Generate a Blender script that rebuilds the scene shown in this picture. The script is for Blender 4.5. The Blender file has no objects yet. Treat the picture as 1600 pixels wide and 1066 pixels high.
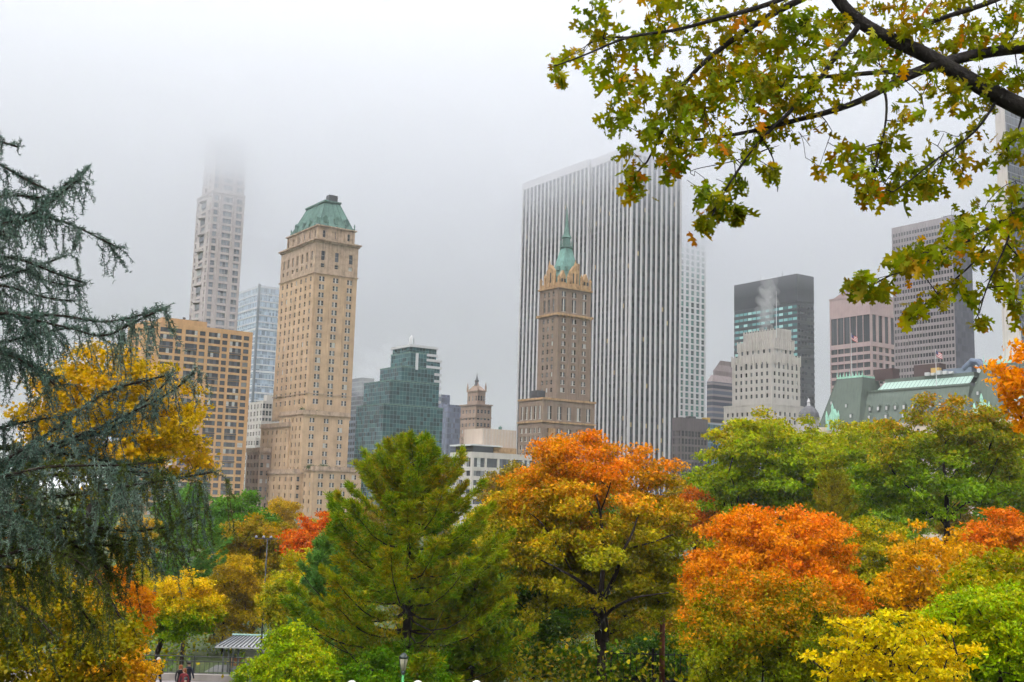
import bpy, math, random
import numpy as np
from mathutils import Vector, Matrix

random.seed(11)
R = math.radians
scene = bpy.context.scene
col = scene.collection

# ------------------------------------------------------------------ camera
CAM_Z, PITCH, ROLL, FPX = 11.5, 8.1, 1.63, 1746.0      # focal length for a 1600 px wide frame
cam_d = bpy.data.cameras.new('camera')
cam_d.sensor_width = 36.0
cam_d.lens = FPX / 1600 * 36.0
cam_d.clip_start, cam_d.clip_end = 0.1, 30000
cam = bpy.data.objects.new('camera', cam_d)
col.objects.link(cam)
CAM_M = Matrix.Translation((0, 0, CAM_Z)) @ Matrix.Rotation(R(90 + PITCH), 4, 'X') @ Matrix.Rotation(R(ROLL), 4, 'Z')
cam.matrix_world = CAM_M
scene.camera = cam
CAM_I = CAM_M.inverted()

# ------------------------------------------------------------------ sky, sun, exposure
world = bpy.data.worlds.new('World')
scene.world = world
world.use_nodes = True
nt = world.node_tree
nt.nodes.clear()
SUN_EL, SUN_AZ = 56.0, -150.0           # azimuth measured from the view direction, negative = left
sky = nt.nodes.new('ShaderNodeTexSky')
sky.sky_type = 'NISHITA'
sky.sun_disc = False
sky.sun_elevation = R(SUN_EL)
sky.sun_rotation = R(SUN_AZ)
sky.dust_density = 6.0
sky.air_density = 1.0
hs = nt.nodes.new('ShaderNodeHueSaturation')
hs.inputs['Saturation'].default_value = 0.16
bg = nt.nodes.new('ShaderNodeBackground')
bg.inputs['Strength'].default_value = 0.15
wo = nt.nodes.new('ShaderNodeOutputWorld')
flat = nt.nodes.new('ShaderNodeMixRGB')               # a closed overcast: the same grey all round
flat.inputs['Fac'].default_value = 0.72
flat.inputs['Color2'].default_value = (6.3, 6.45, 6.75, 1)
nt.links.new(sky.outputs[0], hs.inputs['Color'])
nt.links.new(hs.outputs[0], flat.inputs['Color1'])
nt.links.new(flat.outputs[0], bg.inputs['Color'])
nt.links.new(bg.outputs[0], wo.inputs['Surface'])
sun_d = bpy.data.lights.new('sun', 'SUN')
sun_d.energy = 1.5
sun_d.angle = R(25)
sun_d.color = (1.0, 0.96, 0.9)
sun = bpy.data.objects.new('sun', sun_d)
col.objects.link(sun)
sd = Vector((math.sin(R(SUN_AZ)) * math.cos(R(SUN_EL)), math.cos(R(SUN_AZ)) * math.cos(R(SUN_EL)), math.sin(R(SUN_EL))))
sun.rotation_euler = (-sd).to_track_quat('-Z', 'Y').to_euler()
sun.location = (0, 0, 400)
vs = scene.view_settings
vs.view_transform = 'Standard'
vs.look = 'None'
vs.gamma = 1.0
vs.use_curve_mapping = False
vs.exposure = 2.88
cy = scene.cycles
cy.max_bounces = 10
cy.diffuse_bounces = 3
cy.glossy_bounces = 2
cy.transmission_bounces = 4
cy.transparent_max_bounces = 48
cy.volume_bounces = 1
cy.use_denoising = True
cy.use_adaptive_sampling = True
cy.adaptive_threshold = 0.02

# ------------------------------------------------------------------ pixel geometry (photo is 1600 x 1066)
def ray(px, py):
    v = Vector(((px - 800) / FPX, -(py - 533) / FPX, -1.0))
    return (CAM_M.to_3x3() @ v)
def at(px, py, Y):
    d = ray(px, py)
    t = Y / d.y
    return Vector((0, 0, CAM_Z)) + d * t
def proj(p):
    q = CAM_I @ Vector(p)
    return (800 + FPX * q.x / -q.z, 533 - FPX * q.y / -q.z)
GRID = R(34.9)                                            # the street grid, turned against the view
EX = Vector((math.cos(GRID), math.sin(GRID), 0))          # along the avenue fronts, away to the right
EY = Vector((-math.sin(GRID), math.cos(GRID), 0))         # along the street fronts, away to the left
def solve(C, D, px):
    lo, hi = 0.0, 600.0
    s = 1 if proj(C + D * 5)[0] > proj(C)[0] else -1
    for _ in range(50):
        m = (lo + hi) / 2
        if (proj(C + D * m)[0] - px) * s < 0: lo = m
        else: hi = m
    return lo
def corner(cx, cy_, Y, lx=None, rx=None):
    """near corner seen at (cx, cy_) at distance Y; the faces end at lx and rx -> point, width along EX, depth along EY"""
    C = at(cx, cy_, Y)
    return C, (solve(C, EX, rx) if rx else None), (solve(C, EY, lx) if lx else None)

# ------------------------------------------------------------------ terrain
def sstep(a, b, x):
    t = min(1, max(0, (x - a) / (b - a)))
    return t * t * (3 - 2 * t)
def terrain(x, y):
    r = math.hypot(x, y)
    z = 9.7 * (1 - sstep(4, 56, r))
    z -= 6.4 * sstep(73, 100, y) * (1 - sstep(150, 210, y))
    return z

# ------------------------------------------------------------------ mesh building
class MB:
    def __init__(s): s.v, s.f, s.m = [], [], []
    def quad(s, a, b, c, d, m=0):
        n = len(s.v); s.v += [tuple(a), tuple(b), tuple(c), tuple(d)]; s.f.append((n, n+1, n+2, n+3)); s.m.append(m)
    def tri(s, a, b, c, m=0):
        n = len(s.v); s.v += [tuple(a), tuple(b), tuple(c)]; s.f.append((n, n+1, n+2)); s.m.append(m)
    def box(s, x0, y0, z0, x1, y1, z1, m=0):
        n = len(s.v)
        s.v += [(x0,y0,z0),(x1,y0,z0),(x1,y1,z0),(x0,y1,z0),(x0,y0,z1),(x1,y0,z1),(x1,y1,z1),(x0,y1,z1)]
        for f in ((0,3,2,1),(4,5,6,7),(0,1,5,4),(1,2,6,5),(2,3,7,6),(3,0,4,7)):
            s.f.append(tuple(n+i for i in f)); s.m.append(m)
        return s
    def frust(s, b0, z0, b1, z1, m=0):
        """frustum between two rectangles (x0,y0,x1,y1)"""
        n = len(s.v)
        for (x0, y0, x1, y1), z in ((b0, z0), (b1, z1)):
            s.v += [(x0,y0,z),(x1,y0,z),(x1,y1,z),(x0,y1,z)]
        for f in ((0,3,2,1),(4,5,6,7),(0,1,5,4),(1,2,6,5),(2,3,7,6),(3,0,4,7)):
            s.f.append(tuple(n+i for i in f)); s.m.append(m)
        return s
    def lathe(s, prof, seg, cx=0, cy=0, m=0, ph=0.0):
        n = len(s.v)
        for (r, z) in prof:
            for k in range(seg):
                a = ph + 2*math.pi*k/seg
                s.v.append((cx + r*math.cos(a), cy + r*math.sin(a), z))
        for i in range(len(prof)-1):
            for k in range(seg):
                k2 = (k+1) % seg
                s.f.append((n+i*seg+k, n+i*seg+k2, n+(i+1)*seg+k2, n+(i+1)*seg+k)); s.m.append(m)
        s.f.append(tuple(n+(len(prof)-1)*seg+k for k in range(seg))); s.m.append(m)
        s.f.append(tuple(n+k for k in reversed(range(seg)))); s.m.append(m)
        return s
    def tube(s, pts, rad, seg=8, m=0):
        n = len(s.v); pts = [Vector(p) for p in pts]
        for i, p in enumerate(pts):
            d = (pts[min(i+1, len(pts)-1)] - pts[max(i-1, 0)]).normalized()
            u = d.cross(Vector((0, 0, 1)) if abs(d.z) < .9 else Vector((1, 0, 0))).normalized()
            w = d.cross(u)
            r = rad[i] if isinstance(rad, (list, tuple)) else rad
            for k in range(seg):
                a = 2*math.pi*k/seg
                s.v.append(tuple(p + (u*math.cos(a) + w*math.sin(a))*r))
        for i in range(len(pts)-1):
            for k in range(seg):
                k2 = (k+1) % seg
                s.f.append((n+i*seg+k, n+i*seg+k2, n+(i+1)*seg+k2, n+(i+1)*seg+k)); s.m.append(m)
        s.f.append(tuple(n+k for k in reversed(range(seg)))); s.m.append(m)
        s.f.append(tuple(n+(len(pts)-1)*seg+k for k in range(seg))); s.m.append(m)
        return s
    def mesh(s, name, mats):
        me = bpy.data.meshes.new(name)
        me.from_pydata(s.v, [], s.f)
        for m in mats: me.materials.append(m)
        me.polygons.foreach_set('material_index', s.m)
        me.update()
        return me
    def build(s, name, mats, parent=None, smooth=False):
        if not isinstance(mats, (list, tuple)): mats = [mats]
        me = s.mesh(name, mats)
        if smooth: me.polygons.foreach_set('use_smooth', [True]*len(me.polygons))
        return link(name, me, parent)
def link(name, me, parent=None):
    o = bpy.data.objects.new(name, me)
    col.objects.link(o)
    if parent is not None: o.parent = parent
    return o
def np_mesh(name, V, Q, mats, smooth=False):
    me = bpy.data.meshes.new(name)
    V = np.ascontiguousarray(V, dtype=np.float32); Q = np.ascontiguousarray(Q, dtype=np.int32)
    k = Q.shape[1]
    me.vertices.add(len(V)); me.vertices.foreach_set('co', V.ravel())
    me.loops.add(Q.size); me.loops.foreach_set('vertex_index', Q.ravel())
    me.polygons.add(len(Q)); me.polygons.foreach_set('loop_start', np.arange(0, Q.size, k, dtype=np.int32))
    me.polygons.foreach_set('loop_total', np.full(len(Q), k, dtype=np.int32))
    if smooth: me.polygons.foreach_set('use_smooth', np.ones(len(Q), dtype=bool))
    for m in mats: me.materials.append(m)
    me.update(calc_edges=True)
    return me
def tag(o, label=None, cat=None, group=None, kind=None):
    if label: o['label'] = label
    if cat: o['category'] = cat
    if group: o['group'] = group
    if kind: o['kind'] = kind
    return o
def empty(name, loc, rz=0.0, label=None, cat=None, group=None):
    o = bpy.data.objects.new(name, None)
    col.objects.link(o)
    o.location = loc; o.rotation_euler = (0, 0, rz); o.empty_display_size = 1
    return tag(o, label, cat, group)

# ------------------------------------------------------------------ materials
def N(nt, t, **kw):
    n = nt.nodes.new(t)
    for k, v in kw.items():
        if k in n.inputs: n.inputs[k].default_value = v
        else: setattr(n, k, v)
    return n
def new_mat(name):
    m = bpy.data.materials.new(name); m.use_nodes = True
    nt = m.node_tree; nt.nodes.clear()
    out = nt.nodes.new('ShaderNodeOutputMaterial')
    return m, nt, out
def ramp(nt, cols, pos=None, interp='LINEAR'):
    r = nt.nodes.new('ShaderNodeValToRGB')
    r.color_ramp.interpolation = interp
    n = len(cols)
    while len(r.color_ramp.elements) < n: r.color_ramp.elements.new(0.5)
    for i, c in enumerate(cols):
        e = r.color_ramp.elements[i]
        e.position = pos[i] if pos else i / max(1, n-1)
        e.color = (c[0], c[1], c[2], 1)
    return r
def mth(nt, op, a, b=None, clamp=False):
    n = nt.nodes.new('ShaderNodeMath'); n.operation = op; n.use_clamp = clamp
    for i, x in enumerate((a, b)):
        if x is None: continue
        if isinstance(x, (int, float)): n.inputs[i].default_value = x
        else: nt.links.new(x, n.inputs[i])
    return n.outputs[0]
def wall_mat(name, c, var=0.18, scale=0.25, streak=0.25, rough=0.85, spec=0.2, bump=0.0, joint=None):
    """masonry: base colour with blotches, dark rain streaks and, optionally, fine courses"""
    m, nt, out = new_mat(name); L = nt.links
    tc = N(nt, 'ShaderNodeTexCoord')
    n1 = N(nt, 'ShaderNodeTexNoise', Scale=scale, Detail=6.0, Roughness=0.65); L.new(tc.outputs['Object'], n1.inputs['Vector'])
    mp = N(nt, 'ShaderNodeMapping'); mp.inputs['Scale'].default_value = (0.9, 0.9, 0.045); L.new(tc.outputs['Object'], mp.inputs['Vector'])
    n2 = N(nt, 'ShaderNodeTexNoise', Scale=1.0, Detail=5.0, Roughness=0.6); L.new(mp.outputs[0], n2.inputs['Vector'])
    lo = tuple(x*(1-var*1.6) for x in c); hi = tuple(min(1, x*(1+var)) for x in c)
    r1 = ramp(nt, [lo, c, hi], [0.25, 0.5, 0.75]); L.new(n1.outputs['Fac'], r1.inputs['Fac'])
    r2 = ramp(nt, [(1-streak,)*3, (1, 1, 1)], [0.3, 0.55]); L.new(n2.outputs['Fac'], r2.inputs['Fac'])
    mx = N(nt, 'ShaderNodeMixRGB', blend_type='MULTIPLY', Fac=1.0); L.new(r1.outputs[0], mx.inputs[1]); L.new(r2.outputs[0], mx.inputs[2])
    colr = mx.outputs[0]
    if joint:
        w = N(nt, 'ShaderNodeTexWave', bands_direction='Z', Scale=joint, Distortion=0.0); L.new(tc.outputs['Object'], w.inputs['Vector'])
        r3 = ramp(nt, [(0.82,)*3, (1, 1, 1)], [0.0, 0.25]); L.new(w.outputs['Fac'], r3.inputs['Fac'])
        mx2 = N(nt, 'ShaderNodeMixRGB', blend_type='MULTIPLY', Fac=1.0); L.new(colr, mx2.inputs[1]); L.new(r3.outputs[0], mx2.inputs[2]); colr = mx2.outputs[0]
    b = N(nt, 'ShaderNodeBsdfPrincipled', Roughness=rough); b.inputs['Specular IOR Level'].default_value = spec
    L.new(colr, b.inputs['Base Color'])
    if bump:
        bp = N(nt, 'ShaderNodeBump', Strength=bump, Distance=0.1); L.new(n1.outputs['Fac'], bp.inputs['Height']); L.new(bp.outputs[0], b.inputs['Normal'])
    L.new(b.outputs[0], out.inputs['Surface'])
    return m
def glass_mat(name, cols, pos=None, rough=0.12, spec=0.6, interp='CONSTANT'):
    """window glass seen from outside: each window (object) draws its own tone (dark room, drawn blind ...)"""
    m, nt, out = new_mat(name); L = nt.links
    oi = N(nt, 'ShaderNodeObjectInfo'); ge = N(nt, 'ShaderNodeNewGeometry')
    f = mth(nt, 'FRACT', mth(nt, 'ADD', oi.outputs['Random'], ge.outputs['Random Per Island']))
    r = ramp(nt, cols, pos, interp); L.new(f, r.inputs['Fac'])
    b = N(nt, 'ShaderNodeBsdfPrincipled', Roughness=rough); b.inputs['Specular IOR Level'].default_value = spec
    L.new(r.outputs[0], b.inputs['Base Color']); L.new(b.outputs[0], out.inputs['Surface'])
    return m
def plain_mat(name, c, rough=0.6, spec=0.3, metal=0.0, var=0.12, scale=3.0):
    m, nt, out = new_mat(name); L = nt.links
    tc = N(nt, 'ShaderNodeTexCoord')
    n1 = N(nt, 'ShaderNodeTexNoise', Scale=scale, Detail=5.0); L.new(tc.outputs['Object'], n1.inputs['Vector'])
    r = ramp(nt, [tuple(x*(1-2*var) for x in c), tuple(min(1, x*(1+var)) for x in c)], [0.3, 0.7]); L.new(n1.outputs['Fac'], r.inputs['Fac'])
    b = N(nt, 'ShaderNodeBsdfPrincipled', Roughness=rough, Metallic=metal); b.inputs['Specular IOR Level'].default_value = spec
    L.new(r.outputs[0], b.inputs['Base Color']); L.new(b.outputs[0], out.inputs['Surface'])
    return m
def grid_mat(name, glass, frame, du, dz, wu, wz, rough=0.1, spec=0.7, wob=0.03, tone=0.5, metal=0.0):
    """curtain wall too far away for single panes: thin frame lines over mirror-like glass, every pane a little off true"""
    m, nt, out = new_mat(name); L = nt.links
    tc = N(nt, 'ShaderNodeTexCoord'); sx = N(nt, 'ShaderNodeSeparateXYZ'); L.new(tc.outputs['Object'], sx.inputs[0])
    u = mth(nt, 'DIVIDE', mth(nt, 'ADD', sx.outputs[0], sx.outputs[1]), du); v = mth(nt, 'DIVIDE', sx.outputs[2], dz)
    lu = mth(nt, 'LESS_THAN', mth(nt, 'FRACT', u), wu/du); lv = mth(nt, 'LESS_THAN', mth(nt, 'FRACT', v), wz/dz)
    ln = mth(nt, 'MAXIMUM', lu, lv)
    cb = N(nt, 'ShaderNodeCombineXYZ'); L.new(mth(nt, 'FLOOR', u), cb.inputs[0]); L.new(mth(nt, 'FLOOR', v), cb.inputs[1])
    wn = N(nt, 'ShaderNodeTexWhiteNoise', noise_dimensions='2D'); L.new(cb.outputs[0], wn.inputs['Vector'])
    r = ramp(nt, [tuple(x*(1-tone) for x in glass), tuple(x*(1+tone) for x in glass)]); L.new(wn.outputs['Value'], r.inputs['Fac'])
    mx = N(nt, 'ShaderNodeMixRGB'); L.new(ln, mx.inputs[0]); L.new(r.outputs[0], mx.inputs[1]); mx.inputs[2].default_value = (*frame, 1)
    b = N(nt, 'ShaderNodeBsdfPrincipled', Metallic=metal); b.inputs['Specular IOR Level'].default_value = spec
    L.new(mx.outputs[0], b.inputs['Base Color']); L.new(mth(nt, 'ADD', mth(nt, 'MULTIPLY', ln, 0.5), rough), b.inputs['Roughness'])
    ge = N(nt, 'ShaderNodeNewGeometry')
    sub = N(nt, 'ShaderNodeVectorMath', operation='SUBTRACT'); L.new(wn.outputs['Color'], sub.inputs[0]); sub.inputs[1].default_value = (.5, .5, .5)
    sc = N(nt, 'ShaderNodeVectorMath', operation='SCALE'); L.new(sub.outputs[0], sc.inputs[0]); sc.inputs['Scale'].default_value = wob
    ad = N(nt, 'ShaderNodeVectorMath', operation='ADD'); L.new(ge.outputs['Normal'], ad.inputs[0]); L.new(sc.outputs[0], ad.inputs[1])
    nm = N(nt, 'ShaderNodeVectorMath', operation='NORMALIZE'); L.new(ad.outputs[0], nm.inputs[0]); L.new(nm.outputs[0], b.inputs['Normal'])
    L.new(b.outputs[0], out.inputs['Surface'])
    return m
def leaf_mat(name, cols, top=None, zr=(6, 12), patch=0.35, trans=0.33, amp=5.0, gain=1.2):
    m, nt, out = new_mat(name); L = nt.links
    tc = N(nt, 'ShaderNodeTexCoord'); ge = N(nt, 'ShaderNodeNewGeometry')
    no = N(nt, 'ShaderNodeTexNoise', Scale=patch, Detail=3.0, Roughness=0.6); L.new(tc.outputs['Object'], no.inputs['Vector'])
    rnd = ge.outputs['Random Per Island']
    f = mth(nt, 'ADD', mth(nt, 'MULTIPLY', rnd, 0.5), mth(nt, 'MULTIPLY', mth(nt, 'SUBTRACT', no.outputs['Fac'], 0.36), 1.75), True)
    r = ramp(nt, cols); L.new(f, r.inputs['Fac']); c = r.outputs[0]
    if top:
        r2 = ramp(nt, top); L.new(f, r2.inputs['Fac'])
        n2 = N(nt, 'ShaderNodeTexNoise', Scale=patch*0.8, Detail=3.0, Roughness=0.6)
        mp = N(nt, 'ShaderNodeMapping'); mp.inputs['Location'].default_value = (31, 7, 3); L.new(tc.outputs['Object'], mp.inputs['Vector']); L.new(mp.outputs[0], n2.inputs['Vector'])
        sx = N(nt, 'ShaderNodeSeparateXYZ'); L.new(tc.outputs['Object'], sx.inputs[0])
        z = mth(nt, 'ADD', mth(nt, 'ADD', sx.outputs[2], mth(nt, 'MULTIPLY', mth(nt, 'SUBTRACT', n2.outputs['Fac'], 0.5), amp*2.2)), mth(nt, 'MULTIPLY', rnd, 1.2))
        mr = N(nt, 'ShaderNodeMapRange'); mr.interpolation_type = 'SMOOTHSTEP'
        mr.inputs['From Min'].default_value, mr.inputs['From Max'].default_value = zr; L.new(z, mr.inputs['Value'])
        mx = N(nt, 'ShaderNodeMixRGB'); L.new(mr.outputs[0], mx.inputs[0]); L.new(c, mx.inputs[1]); L.new(r2.outputs[0], mx.inputs[2]); c = mx.outputs[0]
    hv = N(nt, 'ShaderNodeHueSaturation', Saturation=1.12); L.new(c, hv.inputs['Color'])
    L.new(mth(nt, 'MULTIPLY', mth(nt, 'ADD', mth(nt, 'MULTIPLY', mth(nt, 'FRACT', mth(nt, 'MULTIPLY', rnd, 17.3)), 0.75), 0.55), gain), hv.inputs['Value'])
    dk = N(nt, 'ShaderNodeMixRGB', blend_type='DARKEN', Fac=1.0); L.new(hv.outputs[0], dk.inputs[1]); dk.inputs[2].default_value = (.86, .86, .86, 1)
    b = N(nt, 'ShaderNodeBsdfPrincipled', Roughness=0.5); b.inputs['Specular IOR Level'].default_value = 0.1
    L.new(dk.outputs[0], b.inputs['Base Color'])
    t = N(nt, 'ShaderNodeBsdfTranslucent'); L.new(dk.outputs[0], t.inputs['Color'])
    ms = N(nt, 'ShaderNodeMixShader'); ms.inputs[0].default_value = trans
    L.new(b.outputs[0], ms.inputs[1]); L.new(t.outputs[0], ms.inputs[2]); L.new(ms.outputs[0], out.inputs['Surface'])
    return m
def volume_mat(name, c, dens, aniso=0.0):
    m, nt, out = new_mat(name)
    v = N(nt, 'ShaderNodeVolumePrincipled', Density=dens, Anisotropy=aniso)
    v.inputs['Color'].default_value = (*c, 1)
    nt.links.new(v.outputs[0], out.inputs['Volume'])
    return m
# ------------------------------------------------------------------ the ground
M = {}
def ground():
    m, nt, out = new_mat('park_ground'); L = nt.links
    tc = N(nt, 'ShaderNodeTexCoord')
    n1 = N(nt, 'ShaderNodeTexNoise', Scale=0.12, Detail=8.0, Roughness=0.65); L.new(tc.outputs['Object'], n1.inputs['Vector'])
    n2 = N(nt, 'ShaderNodeTexNoise', Scale=6.0, Detail=4.0); L.new(tc.outputs['Object'], n2.inputs['Vector'])
    r = ramp(nt, [(0.03, 0.045, 0.012), (0.06, 0.09, 0.02), (0.13, 0.1, 0.03)], [0.3, 0.55, 0.75]); L.new(n1.outputs['Fac'], r.inputs['Fac'])
    r2 = ramp(nt, [(0.5,)*3, (1.25, 1.2, 1.1)], [0.3, 0.7]); L.new(n2.outputs['Fac'], r2.inputs['Fac'])
    mx = N(nt, 'ShaderNodeMixRGB', blend_type='MULTIPLY', Fac=1.0); L.new(r.outputs[0], mx.inputs[1]); L.new(r2.outputs[0], mx.inputs[2])
    b = N(nt, 'ShaderNodeBsdfPrincipled', Roughness=0.95); L.new(mx.outputs[0], b.inputs['Base Color']); L.new(b.outputs[0], out.inputs['Surface'])
    ax = [-14000, -6000, -2500, -1200, -700, -450, -320, -240, -190] + list(range(-160, 161, 5)) + [190, 240, 320, 450, 700, 1200, 2500, 6000, 14000]
    ay = [-6000, -1500, -500, -200, -120] + list(range(-80, 226, 5)) + [250, 300, 400, 600, 900, 1400, 2500, 6000, 16000]
    V = [(x, y, terrain(x, y)) for y in ay for x in ax]; n = len(ax)
    Q = [(j*n+i, j*n+i+1, (j+1)*n+i+1, (j+1)*n+i) for j in range(len(ay)-1) for i in range(n-1)]
    o = link('ground', np_mesh('ground', np.array(V), np.array(Q), [m], True))
    tag(o, 'leaf strewn park lawn under the autumn trees', 'ground', kind='structure')
ground()

# ------------------------------------------------------------------ facades
def facade(mb, face, off, u0, u1, z0, z1, cols, rows, depth, spots, skip=None, m=0):
    def P(u, z, d=0.0):
        return (u, off + d, z) if face == 'W' else (off + d, u, z)
    def q(ua, ub, za, zb):
        if face == 'W': mb.quad(P(ua, za), P(ub, za), P(ub, zb), P(ua, zb), m)
        else: mb.quad(P(ub, za), P(ua, za), P(ua, zb), P(ub, zb), m)
    cols = [c for c in sorted(cols) if c[0] > u0 and c[1] < u1]
    rows = [r for r in sorted(rows) if r[0] > z0 and r[1] < z1]
    if not cols or not rows:
        q(u0, u1, z0, z1); return
    ue = [u0] + [x for c in cols for x in c] + [u1]
    z = z0
    for (ra, rb) in rows:
        if ra > z: q(u0, u1, z, ra)
        for i in range(len(ue)-1):
            hole = i % 2 == 1
            if hole and skip and skip((i-1)//2, ra): hole = False
            if not hole: q(ue[i], ue[i+1], ra, rb); continue
            a, b = ue[i], ue[i+1]
            if face == 'W':
                mb.quad(P(a, ra), P(a, ra, depth), P(a, rb, depth), P(a, rb), m); mb.quad(P(b, ra, depth), P(b, ra), P(b, rb), P(b, rb, depth), m)
                mb.quad(P(a, rb), P(a, rb, depth), P(b, rb, depth), P(b, rb), m); mb.quad(P(a, ra, depth), P(a, ra), P(b, ra), P(b, ra, depth), m)
            else:
                mb.quad(P(a, ra, depth), P(a, ra), P(a, rb), P(a, rb, depth), m); mb.quad(P(b, ra), P(b, ra, depth), P(b, rb, depth), P(b, rb), m)
                mb.quad(P(a, rb, depth), P(a, rb), P(b, rb), P(b, rb, depth), m); mb.quad(P(a, ra), P(a, ra, depth), P(b, ra, depth), P(b, ra), m)
            spots.append((face, off, depth, a, b, ra, rb))
        z = rb
    q(u0, u1, z, z1)
def tier(parent, b, wall, W=((), ()), Nn=((), ()), depth=0.35, spots=None, skipW=None, skipN=None, name='wall', roof=None):
    """a block of wall from (x0,y0,z0) to (x1,y1,z1) with true window openings in the avenue front (W) and the street front (N)"""
    x0, y0, z0, x1, y1, z1 = b
    mb = MB(); spots = [] if spots is None else spots
    facade(mb, 'W', y0, x0, x1, z0, z1, W[0], W[1], depth, spots, skipW)
    facade(mb, 'N', x0, y0, y1, z0, z1, Nn[0], Nn[1], depth, spots, skipN)
    mb.quad((x1,y0,z0),(x1,y1,z0),(x1,y1,z1),(x1,y0,z1)); mb.quad((x1,y1,z0),(x0,y1,z0),(x0,y1,z1),(x1,y1,z1))
    mb.quad((x0,y0,z1),(x1,y0,z1),(x1,y1,z1),(x0,y1,z1), 1)
    mb.build(name, [wall, roof or M['roof_grey']], parent)
    return spots
_wm = {}
def window_mesh(w, h, style, glass, frame):
    key = (round(w, 2), round(h, 2), style, glass.name, frame.name)
    if key in _wm: return _wm[key]
    mb = MB(); t = min(0.09, w*0.08)
    if style == 'pair':
        g = min(0.35, w*0.14)
        mb.quad((0,0,0),(w/2-g,0,0),(w/2-g,0,h),(0,0,h)); mb.quad((w/2+g,0,0),(w,0,0),(w,0,h),(w/2+g,0,h))
        mb.box(w/2-g, -0.2, 0, w/2+g, 0.05, h, 1)
        mb.box(0, -0.07, h*0.5-t/2, w/2-g, 0.02, h*0.5+t/2, 1); mb.box(w/2+g, -0.07, h*0.5-t/2, w, 0.02, h*0.5+t/2, 1)
        mb.box(-0.1, -0.5, -0.18, w+0.1, 0.02, -0.005, 1)
    elif style == 'triple':
        n = max(2, int(round(w/1.7))); s = w/n
        for k in range(n): mb.quad((k*s,0,0),((k+1)*s,0,0),((k+1)*s,0,h),(k*s,0,h))
        for k in range(1, n): mb.box(k*s-t/2, -0.08, 0, k*s+t/2, 0.02, h, 1)
        mb.box(0, -0.07, h*0.28, w, 0.02, h*0.28+t, 1)
    else:
        mb.quad((0,0,0),(w,0,0),(w,0,h),(0,0,h))
        mb.box(0, -0.07, h*0.5-t/2, w, 0.02, h*0.5+t/2, 1)
        mb.box(0, -0.06, 0, t, 0.02, h, 1); mb.box(w-t, -0.06, 0, w, 0.02, h, 1)
    me = mb.mesh('window', [glass, frame]); _wm[key] = me
    return me
def put_windows(parent, spots, glass, frame, style=lambda w, h: 'sash', limit=300, name='window'):
    rnd = random.Random(len(spots))
    spots = list(spots)
    if len(spots) > limit:
        spots.sort(key=lambda s: -((s[4]-s[3])*(s[6]-s[5])*(1.3 if s[0] == 'W' else 1) + rnd.random()*0.01))
    for s in spots[:limit]:
        face, off, d, a, b, ra, rb = s
        w, h = b-a, rb-ra
        o = link(name, window_mesh(w, h, style(w, h), glass, frame), parent)
        dd = d - 0.03
        if face == 'W': o.location = (a, off+dd, ra)
        else: o.location = (off+dd, b, ra); o.rotation_euler = (0, 0, -math.pi/2)
    if len(spots) > limit:
        mb = MB()
        for face, off, d, a, b, ra, rb in spots[limit:]:
            dd = d-0.03
            if face == 'W': mb.quad((a,off+dd,ra),(b,off+dd,ra),(b,off+dd,rb),(a,off+dd,rb))
            else: mb.quad((off+dd,b,ra),(off+dd,a,ra),(off+dd,a,rb),(off+dd,b,rb))
        o = mb.build('window_glazing', glass, parent); o['kind'] = 'stuff'
def evenly(u0, u1, n, w, margin=0.0):
    s = (u1-u0-2*margin)/n
    return [(u0+margin+s*(i+.5)-w/2, u0+margin+s*(i+.5)+w/2) for i in range(n)]
def floors(z_top, n, dz, h, sill=0.9):
    return [(z_top-(i+1)*dz+sill, z_top-(i+1)*dz+sill+h) for i in range(n)]
def ring(mb, x0, y0, x1, y1, z0, z1, out, m=0):
    """a ledge round the two visible fronts and the back"""
    mb.box(x0-out, y0-out, z0, x1+out, y0+0.4, z1, m); mb.box(x0-out, y0+0.4, z0, x0+0.4, y1+out, z1, m)
    mb.box(x1-0.4, y0+0.4, z0, x1+out, y1+out, z1, m); mb.box(x0+0.4, y1-0.4, z0, x1-0.4, y1+out, z1, m)
def building(name, C, label, cat):
    return empty(name, (C.x, C.y, 0), GRID, label, cat)
def local(C, P):
    d = Vector((P.x-C.x, P.y-C.y, 0)); return d.dot(EX), d.dot(EY), P.z

M['roof_grey'] = wall_mat('flat_roof', (0.16, 0.16, 0.16))
M['tan'] = wall_mat('tan_brick', (0.46, 0.27, 0.125), 0.14, 0.2, 0.18)
M['tan2'] = wall_mat('tan_concrete_band', (0.52, 0.36, 0.2), 0.1)
M['lime'] = wall_mat('pale_limestone', (0.4, 0.355, 0.345), 0.1, 0.15, 0.15)
M['buff'] = wall_mat('buff_brick', (0.43, 0.3, 0.19), 0.2, 0.15, 0.2)
M['buff_n'] = wall_mat('buff_stone_trim', (0.37, 0.27, 0.195), 0.3, 0.4, 0.4)
M['brownstone'] = wall_mat('grey_brown_brick', (0.205, 0.148, 0.11), 0.15, 0.2, 0.25)
M['terra'] = wall_mat('orange_terracotta', (0.36, 0.225, 0.115), 0.3, 0.5, 0.3)
M['copper'] = wall_mat('green_copper', (0.1, 0.175, 0.15), 0.2, 0.3, 0.3)
M['copper_pale'] = wall_mat('pale_verdigris', (0.15, 0.285, 0.25), 0.2, 0.5, 0.3)
M['marble'] = wall_mat('white_marble', (0.46, 0.445, 0.455), 0.06, 0.3, 0.08)
M['white_stone'] = wall_mat('white_stone', (0.43, 0.4, 0.365), 0.08, 0.2, 0.14)
M['pink'] = wall_mat('pink_granite', (0.37, 0.275, 0.265), 0.08, 0.2, 0.1)
M['brown2'] = wall_mat('brown_limestone', (0.31, 0.22, 0.17), 0.14, 0.2, 0.25)
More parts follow.
